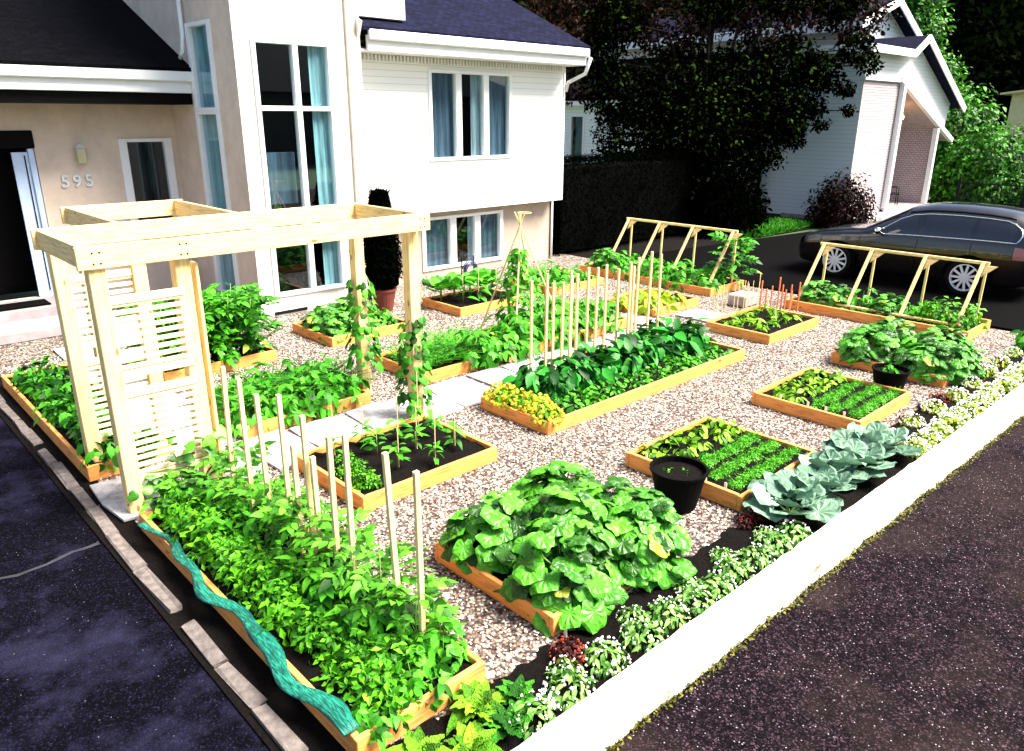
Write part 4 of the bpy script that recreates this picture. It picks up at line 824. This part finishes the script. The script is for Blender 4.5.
# digits
def digits(txt, h, thick, mat, par, name, origin):
    cu = D.curves.new(name, 'FONT'); cu.body = txt; cu.size = h; cu.extrude = thick; cu.space_character = 1.35; cu.offset = .004
    o = D.objects.new(name, cu); COL.objects.link(o); o.rotation_euler = (math.pi/2, 0, 0); o.location = origin
    bpy.context.view_layer.update(); dg = bpy.context.evaluated_depsgraph_get(); me = D.meshes.new_from_object(o.evaluated_get(dg)); me.transform(o.matrix_world)
    COL.objects.unlink(o); D.objects.remove(o); me.materials.clear(); me.materials.append(M[mat]); q = D.objects.new(name, me); COL.objects.link(q); q.parent = par; return q
digits('595', .26, .012, 'numeral', H, 'house_number', (3.3, 13.985, 2.0))
lp = MB().box(3.58, 3.71, 13.86, 13.97, 2.36, 2.6, 0, .01).build('wall_lamp', 'lampglass', H)
MB().lathe([(0, .06), (.03, .05), (.09, .0), (.0, .0)], 10, 0, (3.645, 13.91, 2.6)).box(3.61, 3.68, 13.9, 13.998, 2.55, 2.62).build('lamp_cap', 'white', lp)
# porch floor and steps
MB().box(-2, 3.9, 13.2, 13.998, 0, .3, 0, .01).box(-2, 3.5, 12.45, 13.198, 0, .15, 0, .01).build('porch_steps', 'steps', H)
MB().box(1.6, 2.7, 13.3, 13.7, .302, .33, 0, .004).build('door_mat', 'dark', H)
MB().box(3.95, 5.19, 13.9, 13.996, .0, .08, 0, .01).build('wall_base', 'concrete', H)

# ------------------------------------------------------------------ neighbouring house
N_ = empty('neighbour_house', 'pale blue sided house with whitewashed brick gable porch beyond the car', 'house')
b = MB(); wall_grid(b, 0, 24.0, 13.6, 25, 0, 3.6, [(21.3, 22.0, 1.2, 3.1)], .12); wall_grid(b, 1, 25, 24, 37, 0, 3.6, [], .1, 0, 1); b.build('wall', 'bluesiding', N_)
window(N_, 0, 24.0, 21.3, 22.0, 1.2, 3.1, fw=.1, curtains=((21.35, 21.8, 'bluecurtain'),)); MB().box(24.4, 25, 20, 23, .5, 3.4).build('interior', 'dark', N_)
b = MB().box(23.62, 23.7, 13.65, 25.4, 3.5, 3.68, 0, .01); slab(b, [(23.7, 13.5, 3.52), (23.7, 25.3, 3.52), (24.02, 25.3, 3.52), (24.02, 13.5, 3.52)], .03); b.build('fascia', 'white', N_)
b = MB(); slab(b, [(23.6, 25.5, 3.78), (23.6, 13.3, 3.78), (27.9, 13.3, 5.45), (27.9, 25.5, 5.45)], .08); b.build('roof', 'shingle_dark', N_)
# upper part
b = MB(); wall_grid(b, 0, 28.0, 12.75, 25.0, 0, 6.1, []  , .1); b.build('wall', 'bluesiding', N_)
b = MB().add([(27.9, 12.7, 3.5), (36.8, 12.7, 3.5), (36.8, 12.7, 4.4), (30.2, 12.7, 7.0), (27.9, 12.7, 6.2)], [(0, 1, 2, 3, 4)]); b.build('gable_wall', 'bluesiding', N_)
b = MB(); slab(b, [(27.4, 24.6, 6.0), (27.4, 12.2, 6.12), (30.2, 12.2, 7.1), (30.2, 24.6, 7.3)], .1); slab(b, [(30.2, 24.6, 7.3), (30.2, 12.2, 7.1), (36.6, 12.2, 4.35), (36.6, 24.6, 4.4)], .1); b.build('roof', 'shingle', N_)
b = MB().beam((27.35, 12.18, 6.0), (30.22, 12.15, 6.99), .05, .26).beam((30.2, 12.15, 6.99), (36.65, 12.18, 4.2), .05, .26).beam((27.34, 12.1, 6.02), (27.34, 24.6, 5.9), .06, .3).beam((27.36, 24.6, 5.75), (27.36, 25.6, 4.9), .05, .2); b.build('fascia', 'white', N_)
# front block
b = MB(); wall_grid(b, 1, 10.57, 24.5, 27.25, -.05, 4.25, [], .1); wall_grid(b, 0, 27.25, 10.57, 12.7, -.05, 4.2, [], .1, 0, 1); b.add([(27.25, 12.7, 0), (31.2, 12.7, 0), (31.2, 12.7, 4.3), (27.25, 12.7, 4.3)], [(0, 1, 2, 3)])
b.add([(31.2, 10.7, 0), (31.2, 12.7, 0), (31.2, 12.7, 3.3), (31.2, 10.7, 3.3)], [(0, 1, 2, 3)]); b.build('brick_wall', 'brick', N_)
b = MB(); wall_grid(b, 0, 24.5, 10.57, 13.6, 0, 5.0, [], .1); b.build('wall', 'bluesiding', N_)
b = MB().add([(24.5, 10.56, 4.25), (27.2, 10.56, 4.25), (31.9, 10.56, 2.75), (32.1, 10.56, 3.6), (28.05, 10.56, 5.45), (27.1, 10.56, 4.98), (24.5, 10.56, 4.98)], [(0, 1, 2, 3, 4, 5, 6)]); b.build('gable_wall', 'siding', N_)
b = MB(); slab(b, [(28.05, 10.2, 5.62), (32.5, 10.2, 3.5), (32.5, 12.9, 3.5), (28.05, 12.9, 5.62)], .08); slab(b, [(27.1, 10.2, 5.12), (28.05, 10.2, 5.62), (28.05, 12.9, 5.62), (27.1, 12.9, 5.12)], .08); slab(b, [(23.9, 10.2, 5.12), (27.1, 10.2, 5.12), (27.1, 13.4, 5.12), (23.9, 13.4, 5.12)], .08); b.build('roof', 'shingle', N_)
b = MB().beam((28.03, 10.17, 5.54), (32.55, 10.17, 3.39), .05, .22).beam((27.08, 10.17, 5.02), (28.07, 10.17, 5.54), .05, .22).beam((23.88, 10.17, 5.02), (27.1, 10.17, 5.02), .05, .22).beam((27.1, 10.5, 4.27), (32.7, 10.5, 2.3), .14, .16).beam((23.86, 10.2, 5.02), (23.86, 13.4, 5.02), .05, .22).beam((24.4, 10.52, 4.22), (27.2, 10.52, 4.22), .06, .08); b.build('fascia', 'white', N_)
b = MB(); slab(b, [(27.2, 10.56, 4.2), (32.6, 10.56, 2.3), (32.6, 12.7, 2.3), (27.2, 12.7, 4.2)], .03); b.build('porch_ceiling', plain('taupe ceiling', (.4, .33, .33), .8), N_)
MB().box(27.22, 27.42, 10.4, 10.56, -.05, 4.15, 0, .01).build('column', 'white', N_); MB().box(31.0, 31.18, 10.45, 10.62, -.05, 2.75, 0, .01).build('column', 'white', N_)
MB().box(24.4, 31.5, 9.9, 12.7, -.06, .06, 0, .01).build('porch_floor', 'concrete', N_)
gl = MB().lathe([(0, -.1), (.09, -.07), (.11, 0), (.07, .08), (0, .1)], 12, 0, (28.85, 11.0, 3.12)).build('porch_lamp', 'glow', N_, True); MB().tube([(28.85, 11.0, 3.2), (28.85, 11.0, 3.58)], .012, 5).build('lamp_stem', 'blackmetal', gl)
# neighbour porch chair
e = empty('porch_chair', 'dark garden chair standing on the neighbour porch', 'chair', (29.35, 11.1, .06), .5)
MB().box(-.26, .26, -.24, .24, .42, .46, 0, .01).build('seat', 'blackmetal', e); MB().beam((0, .24, .45), (0, .36, 1.05), .5, .03, 0, (0, 1, 0)).build('backrest', 'blackmetal', e)
for sx in (-1, 1):
    for sy in (-1, 1): MB().tube([(sx*.24, sy*.22, 0), (sx*.23, sy*.21, .43)], .016, 6).build('leg', 'blackmetal', e)
    MB().tube([(sx*.27, -.2, .43), (sx*.28, -.2, .66), (sx*.28, .28, .68)], .016, 6).build('armrest', 'blackmetal', e)

# far house right, and the house across the street (seen in the tall window)
def simple_house(name, lab, x0, x1, y0, y1, h, ridge, wm, rm, face=-1):
    e = empty(name, lab, 'house'); b = MB(); wall_grid(b, 1, y0, x0, x1, 0, h, [(x0+1+2.5*i, x0+2.2+2.5*i, 1, 2.3) for i in range(int((x1-x0-2)/2.5))], .1); wall_grid(b, 1, y1, x0, x1, 0, h, [], .1, 0, 1); wall_grid(b, 0, x0, y0, y1, 0, h, [], .1); wall_grid(b, 0, x1, y0, y1, 0, h, [], .1, 0, 1)
    ym = (y0+y1)/2
    for x in (x0, x1): b.add([(x, y0, h), (x, y1, h), (x, ym, ridge-.1)], [(0, 1, 2)])
    b.build('wall', wm, e); r = MB(); slab(r, [(x0-.4, y0-.5, h), (x1+.4, y0-.5, h), (x1+.4, ym, ridge), (x0-.4, ym, ridge)], .1); slab(r, [(x0-.4, ym, ridge), (x1+.4, ym, ridge), (x1+.4, y1+.5, h), (x0-.4, y1+.5, h)], .1); r.build('roof', rm, e)
    for i in range(int((x1-x0-2)/2.5)): window(e, 1, y0, x0+1+2.5*i, x0+2.2+2.5*i, 1, 2.3)
    return e
creamroof = plain('cream render', (.95, .72, .42), .8, .1, 3)
simple_house('far_house', 'cream house far behind the bright shrubs at the right', 50, 64, 8.0, 13.4, 4.4, 4.8, creamroof, creamroof)
e = empty('street_house', 'dark roofed house across the street mirrored in the tall window', 'house')
b = MB(); wall_grid(b, 1, -24, 12, 46, 0, 4.6, [], .1, 0, 1); wall_grid(b, 0, 12, -34, -24, 0, 4.6, [], .1); b.build('wall', plain('dark brick', (.05, .035, .03), .9), e)
b = MB(); slab(b, [(11.5, -23.5, 4.5), (47, -23.5, 4.5), (40, -29, 7.8), (24, -29, 7.8)], .15); slab(b, [(11.5, -34.5, 4.5), (47, -34.5, 4.5), (40, -29, 7.8), (24, -29, 7.8)], .15); b.build('roof', 'shingle_dark', e)

# ------------------------------------------------------------------ the car (front faces +Y)
def car():
    e = empty('parked_car', 'black station wagon with multi spoke silver wheels in the neighbour driveway', 'car', (16.48, 7.69, -.02))
    Ls = [-.1, -.04, .12, .45, .9, 1.3, 1.68, 2.08, 2.5, 3.0, 3.5, 3.85, 4.1, 4.28, 4.38, 4.42]
    hw = [.5, .66, .76, .84, .88, .885, .89, .89, .89, .89, .885, .87, .85, .81, .76, .68]
    bl = [.55, .66, .74, .83, .88, .91, .93, .94, .95, .965, .98, .985, .98, .95, .9, .8]
    rf = [.56, .69, .79, .9, .97, 1.02, 1.26, 1.49, 1.575, 1.59, 1.57, 1.53, 1.46, 1.28, 1.04, .84]
    zb = [.32, .26, .22, .2, .2, .2, .2, .2, .2, .2, .2, .21, .24, .28, .32, .36]
    def interp(q, arr):
        return np.interp(q, Ls, arr)
    def sm(q, arr): return (interp(q-.05, arr)+interp(q, arr)*2+interp(q+.05, arr))/4
    def pt(L, v, off=0):
        w, bb, r, z0 = sm(L, hw), sm(L, bl), sm(L, rf), sm(L, zb)
        if v <= 1:   # lower side
            z = z0+(bb-z0)*v; y = w*(1-.09*(1-v)**2.2-.035*max(0, v-.55)**2*5+.012*math.exp(-((v-.74)/.07)**2)); y += off; return y, z
        a = (v-1)*math.pi/2; W_ = w*.955
        y = W_*max(0, math.cos(a))**.5*(1-.2*math.sin(a)*min(1, (r-bb)/.4)); z = bb+(r-bb)*math.sin(a)**.85
        return y+off*math.cos(a), z+off*math.sin(a)
    LL = np.linspace(-.1, 4.42, 90); vs = list(np.linspace(0, 1, 13))+list(1+np.linspace(.03, 1, 18))
    V = []; F = []; nv = len(vs)
    for s_ in (-1, 1):
        for L in LL:
            for v in vs: y, z = pt(L, v); V.append((s_*y, -L, z))
    n = len(LL)
    for s_ in (0, 1):
        o = s_*n*nv
        for i in range(n-1):
            for j in range(nv-1): q = (o+i*nv+j, o+(i+1)*nv+j, o+(i+1)*nv+j+1, o+i*nv+j+1); F.append(q if s_ == 0 else q[::-1])
    for i in (0, n-1):
        for j in range(nv-1): q = (i*nv+j, i*nv+j+1, n*nv+i*nv+j+1, n*nv+i*nv+j); F.append(q)
    for i in range(n-1): F.append((i*nv, n*nv+i*nv, n*nv+(i+1)*nv, (i+1)*nv))
    body = MB().add(V, F).build('body', 'paint', e, True)
    def patch(name, L0, L1, v0, v1, mat, off=.006, sides=(-1, 1), nl=24, nk=10, skew=0, lab=None):
        for s_ in sides:
            b = MB(); V = []
            for i in range(nl):
                for k in range(nk):
                    t = k/(nk-1); v = v0+(v1-v0)*t; a = i/(nl-1); L = (L0+skew*t)*(1-a)+(L1-skew*.3*t)*a; y, z = pt(L, v, off); V.append((s_*y, -L, z))
            b.add(V, [(i*nk+k, (i+1)*nk+k, (i+1)*nk+k+1, i*nk+k+1) for i in range(nl-1) for k in range(nk-1)]).build(name, mat, e, True)
    win = plain('tinted car window', (.008, .008, .011), .05, .1, 5, 0, coat=1)
    patch('window', 1.64, 2.4, 1.05, 1.42, win, skew=.36); patch('window', 2.47, 3.3, 1.05, 1.42, win, skew=0); patch('window', 3.36, 3.98, 1.06, 1.40, win, skew=0)
    patch('windscreen', 1.4, 2.02, 1.5, 2.0, win, nl=12); patch('rear_window', 4.14, 4.3, 1.35, 2.0, win, nl=8)
    def line(name, pts, r, mat): 
        for s_ in (-1, 1): MB().tube([(s_*pt(L, v, .008)[0], -L, pt(L, v, .008)[1]) for L, v in pts], r, 5).build(name, mat, e, True)
    line('window_trim', [(L, 1.03) for L in np.linspace(1.52, 4.02, 20)]+[(4.06, 1.1), (4.08, 1.2), (4.04, 1.32), (3.92, 1.42)]+[(L, 1.46) for L in np.linspace(3.8, 2.2, 16)]+[(1.98, 1.4), (1.78, 1.25), (1.52, 1.03)], .013, 'chrome')
    line('roof_rail', [(L, 1.56) for L in np.linspace(2.1, 3.9, 20)], .014, 'blackmetal')
    line('door_seam', [(2.4, v) for v in np.linspace(.1, .98, 12)], .003, 'dark'); line('door_seam', [(3.33, v) for v in np.linspace(.45, .98, 8)], .003, 'dark'); line('door_seam', [(1.32, v) for v in np.linspace(.1, .98, 12)], .003, 'dark')
    patch('headlight', .12, .52, .78, .95, plain('headlight lens', (.06, .06, .07), .1, .05, 5, 0), .008, nl=8, nk=5); patch('tail_light', 4.02, 4.3, .68, .97, plain('tail light lens', (.35, .12, .12), .15, .1, 5, 0), .008, nl=8, nk=6)
    for s_ in (-1, 1):
        MB().tube([(s_*.88, -1.72, .98), (s_*1.0, -1.69, 1.03), (s_*1.06, -1.7, 1.05)], [.03, .07, .05], 8).build('mirror', 'chrome', e, True)
        for L in (.9, 3.34):
            y = s_*.9; 
            b = MB(); 
            def ring(b, prof, m=0):
                n = 32; V = [(y+s_*dx, -L+r*math.cos(t), .335+r*math.sin(t)) for r, dx in prof for t in np.arange(n)*2*math.pi/n]
                b.add(V, [(i*n+j, i*n+(j+1) % n, (i+1)*n+(j+1) % n, (i+1)*n+j) for i in range(len(prof)-1) for j in range(n)], m); return b
            ring(MB(), [(.41, .012), (.33, .012)]).build('wheel_arch', 'dark', e)
            w_ = ring(MB(), [(.2, -.16), (.31, -.16), (.335, -.13), (.335, .0), (.32, .035), (.25, .04), (.24, .02)]).build('wheel', 'tyre', e, True)
            rm = ring(MB(), [(.245, .03), (.25, .042), (.235, .045), (.225, .02), (.22, -.08)])
            for k in range(11):
                a = k*2*math.pi/11; c, s2 = math.cos(a), math.sin(a)
                rm.beam((y+s_*.03, -L+.05*c, .335+.05*s2), (y+s_*.03, -L+.235*c, .335+.235*s2), .042, .02, 0, (1, 0, 0), .003)
            ring(rm, [(.0, .05), (.05, .048), (.06, .03)]); rm.build('rim', 'silver', w_)
            ring(MB(), [(.0, -.02), (.24, -.02)]).build('brake', 'dark', w_)
    return e
car()

# ------------------------------------------------------------------ trees, hedge, shrubs
def tree(name, lab, x, y, h, crown, trunk_r, mat, nl, size, tpl=OVB, seed=0, group=None, fork=.3, droop=0, sx=1):
    """crown: list of (dx,dy,z,r) clumps"""
    e = empty(name, lab, 'tree', (x, y, 0), 0, group); tb = MB(); tb.tube([(0, 0, -.1), (.05, 0, h*fork), (.0, .05, h*.9)], [trunk_r, trunk_r*.8, trunk_r*.2], 10)
    for (dx, dy, z, r) in crown: tb.tube([(0, 0, h*fork*rng.uniform(.7, 1.4)), (dx*.45, dy*.45, z-r*.35), (dx, dy, z)], [trunk_r*.45, trunk_r*.28, trunk_r*.07], 6)
    tb.build('trunk', 'bark', e, True); b = MB(); tot = sum(r**2 for *_, r in crown)
    for (dx, dy, z, r) in crown:
        n = int(nl*r*r/tot); d = nrm(rng.normal(0, 1, (n, 3))); k = rng.uniform(.35, 1, n)**.6; k *= 1+.22*np.sin(d[:, 0]*7+dx)*np.sin(d[:, 1]*6+d[:, 2]*8)
        P = d*k[:, None]*r*np.array((1, 1, .8))+np.array((dx, dy, z)); b.inst(tpl, P, d+rng.normal(0, .8, (n, 3))+(0, 0, -droop), d*.5+rng.normal(0, .6, (n, 3))+(0, 0, .6), size*rng.uniform(.6, 1.3, n))
    b.build('crown', mat, e); return e
cr = [(t*.73+w*.69, -t*.69+w*.73, z, r) for t, w, z, r in ((-1.7, .3, 2.4, 1.4), (-.4, -.6, 2.8, 1.6), (.9, .2, 3.0, 1.5), (1.9, -.2, 3.3, 1.15), (3.1, .1, 4.3, .75), (-2.2, .5, 3.7, 1.2), (-.6, .3, 4.0, 1.3), (.9, .4, 4.2, 1.2), (2.3, .2, 4.5, .95), (4.0, -.2, 4.9, .5), (3.2, .2, 3.4, .38), (2.7, .2, 2.5, .35), (-.4, -.5, 1.4, 1.3), (.7, -.3, 1.7, 1.1), (1.6, -.4, 2.2, .7), (2.3, 0, 2.9, .6), (-2.6, 0, 5.6, .8), (.2, .2, 6.2, .9), (2.0, .4, 6.3, .8), (3.6, .4, 6.2, .7), (4.5, 0, 4.5, .3), (3.9, 0, 3.9, .3), (-3.0, 0, 4.6, .7), (3.4, 0, 2.9, .22), (4.1, 0, 3.3, .2))]
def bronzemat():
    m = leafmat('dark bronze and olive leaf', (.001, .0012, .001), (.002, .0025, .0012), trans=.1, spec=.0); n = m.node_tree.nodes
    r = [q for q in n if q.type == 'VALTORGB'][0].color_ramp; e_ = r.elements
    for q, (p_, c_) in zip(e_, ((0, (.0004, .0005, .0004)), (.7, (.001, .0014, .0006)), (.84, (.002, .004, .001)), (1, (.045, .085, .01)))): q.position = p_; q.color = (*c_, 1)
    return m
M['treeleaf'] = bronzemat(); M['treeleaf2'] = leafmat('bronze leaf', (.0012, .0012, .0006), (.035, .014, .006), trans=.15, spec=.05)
treered = leafmat('dark bronze leaf', (.008, .006, .004), (.05, .03, .012), trans=.1, spec=.2)
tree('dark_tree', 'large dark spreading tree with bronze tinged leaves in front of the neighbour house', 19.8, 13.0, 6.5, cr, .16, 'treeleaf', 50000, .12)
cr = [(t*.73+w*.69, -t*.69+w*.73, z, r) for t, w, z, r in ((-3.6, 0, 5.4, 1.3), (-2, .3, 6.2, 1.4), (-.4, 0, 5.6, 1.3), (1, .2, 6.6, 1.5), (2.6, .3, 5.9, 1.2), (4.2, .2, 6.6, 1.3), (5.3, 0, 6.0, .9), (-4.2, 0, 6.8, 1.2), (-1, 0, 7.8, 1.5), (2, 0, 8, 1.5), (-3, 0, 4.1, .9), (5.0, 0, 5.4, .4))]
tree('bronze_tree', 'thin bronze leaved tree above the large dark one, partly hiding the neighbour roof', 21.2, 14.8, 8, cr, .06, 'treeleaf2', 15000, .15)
# hedge
def hedge(name, lab, x0, x1, y0, y1, h, mat, n, size=.09):
    e = empty(name, lab, 'hedge'); MB().box(x0+.12, x1-.12, y0+.12, y1-.12, 0, h-.12, 0, .05).build('inner_branches', 'bark' if mat != 'hedgeleaf' else 'dark', e)
    u = rng.random((n, 3)); f = rng.integers(0, 4, n); P = np.stack([x0+u[:, 0]*(x1-x0), y0+u[:, 1]*(y1-y0), u[:, 2]*h], 1); N = rng.normal(0, .4, (n, 3)); 
    P[f == 0, 1] = y0; N[f == 0, 1] -= 1; P[f == 1, 2] = h; N[f == 1, 2] += 1; P[f == 2, 0] = x1; N[f == 2, 0] += 1; P[f == 3, 0] = x0; N[f == 3, 0] -= 1
    P += rng.normal(0, .05, (n, 3)); MB().inst(OV, P, rng.normal(0, .5, (n, 3))+(0, 0, 1), N, size*rng.uniform(.6, 1.5, n)).build('foliage', mat, e); return e
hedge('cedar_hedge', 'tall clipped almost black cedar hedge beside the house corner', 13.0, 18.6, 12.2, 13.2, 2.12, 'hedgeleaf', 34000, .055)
def shrub(name, lab, x, y, r, h, mat, n, size, grp=None, cat='shrub'):
    P, T, N = dome(n, r, r, h, inner=.55, up=.2, jit=.5); k = 1+.15*np.sin(P[:, 0]*9/r)*np.sin(P[:, 1]*7/r+P[:, 2]*5/h); P *= k[:, None]
    e = empty(name, lab, cat, (x, y, 0), 0, grp); MB().inst(OVB, P, T, N, size*rng.uniform(.6, 1.3, n)).build('foliage', mat, e); st = MB(); stems(st, P[:60], 0, r=.015, every=3); st.build('branches', 'bark', e); return e
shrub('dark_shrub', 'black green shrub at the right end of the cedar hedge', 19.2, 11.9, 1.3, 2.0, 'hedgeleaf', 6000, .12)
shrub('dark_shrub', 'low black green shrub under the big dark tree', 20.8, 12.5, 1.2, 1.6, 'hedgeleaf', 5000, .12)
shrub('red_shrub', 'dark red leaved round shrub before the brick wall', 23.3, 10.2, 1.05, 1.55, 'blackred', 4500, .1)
shrub('leafy_shrub', 'bright green round shrub right of the neighbour porch', 33.6, 9.3, 1.9, 2.9, 'brightleaf', 9000, .18)
shrub('leafy_shrub', 'tall bright green bush behind the round one at the right', 38.5, 12.4, 2.4, 4.6, 'brightleaf', 8000, .26)
shrub('leafy_shrub', 'bright green bush at the right picture edge behind the car', 33.5, 6.4, 1.6, 2.2, 'brightleaf', 5000, .2)
tree('leafy_tree', 'bright leafy tree rising behind the neighbour gable', 40, 14.4, 8, [(0, 0, 5, 1.5), (.2, -.6, 3.4, 1.7), (-.8, .8, 7, 1.7), (-.6, .8, 8.6, 1.6), (.3, -.4, 2, 1.8), (-.5, 1.5, 10, 1.4)], .3, 'brightleaf', 12000, .2)
for i, (x, y, s_) in enumerate(((24, 33, 1.0), (32, 37, 1.2), (41, 33, 1.1), (50, 27, 1.2), (58, 20, 1.2), (17, 36, 1.0), (62, 13, 1.1))):
    c = [(rng.normal(0, 1.6)*s_, rng.normal(0, 1.6)*s_, z*s_, r*s_) for z, r in ((4, 3.4), (5, 3.4), (7, 3.6), (9, 3.4), (10, 3), (12, 2.8), (14, 2.2), (6, 3.4))]
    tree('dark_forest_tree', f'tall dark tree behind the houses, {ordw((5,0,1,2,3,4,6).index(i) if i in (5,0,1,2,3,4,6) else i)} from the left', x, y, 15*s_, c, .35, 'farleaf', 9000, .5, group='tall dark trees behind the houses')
# far wood closing the horizon
b = MB(); n = 26000; th = rng.uniform(-.35, 1.75, n); R_ = rng.uniform(68, 84, n); z = rng.uniform(0, 1, n)*(17+4*np.sin(th*13)+2*np.sin(th*31))
P = np.stack([R_*np.sin(th), R_*np.cos(th), z], 1); b.inst(OVB, P, rng.normal(0, 1, (n, 3)), rng.normal(0, .7, (n, 3))-np.stack([np.sin(th), np.cos(th), 0*th], 1)*.8, rng.uniform(1.0, 2.4, n))
ths = np.linspace(-.4, 1.8, 60); V = []
for t in ths: hh = 14+3*math.sin(t*13)+2*math.sin(t*31); V += [(78*math.sin(t), 78*math.cos(t), -1), (80*math.sin(t), 80*math.cos(t), hh)]
b.add(V, [(2*i, 2*i+2, 2*i+3, 2*i+1) for i in range(59)]); tag(b.build('distant_wood', 'farleaf'), 'far off dark wood behind all the houses', 'wood', None, 'stuff')
# lawn strips
n = 16000; x = rng.uniform(18.8, 22.6, n); y = rng.uniform(10.7, 11.9, n); P = np.stack([x, y, np.full(n, -.06)], 1)
tag(MB().inst(t_ovate(.12, .4, .3, 2), P, rng.normal(0, .35, (n, 3))+(0, 0, 1), rng.normal(0, 1, (n, 3)), .2*rng.uniform(.5, 1.2, n)).build('grass', 'midleaf'), 'strip of bright lawn between the driveway and the red shrub', 'grass', None, 'stuff')
# dark metal fence at right
e = empty('metal_fence', 'dark metal picket fence behind the car at the right', 'fence', (31.4, 3.2, 0)); b = MB()
b.box(0, .04, 0, 6.4, .85, .89).box(0, .04, 0, 6.4, .2, .24)
for yy in np.arange(0, 6.4, .13): b.box(.005, .03, yy, yy+.02, 0, .98)
b.build('picket_panel', 'blackmetal', e)
for yy in (0, 2.1, 4.2, 6.3): MB().box(-.02, .05, yy, yy+.07, 0, 1.08).build('post', 'blackmetal', e)
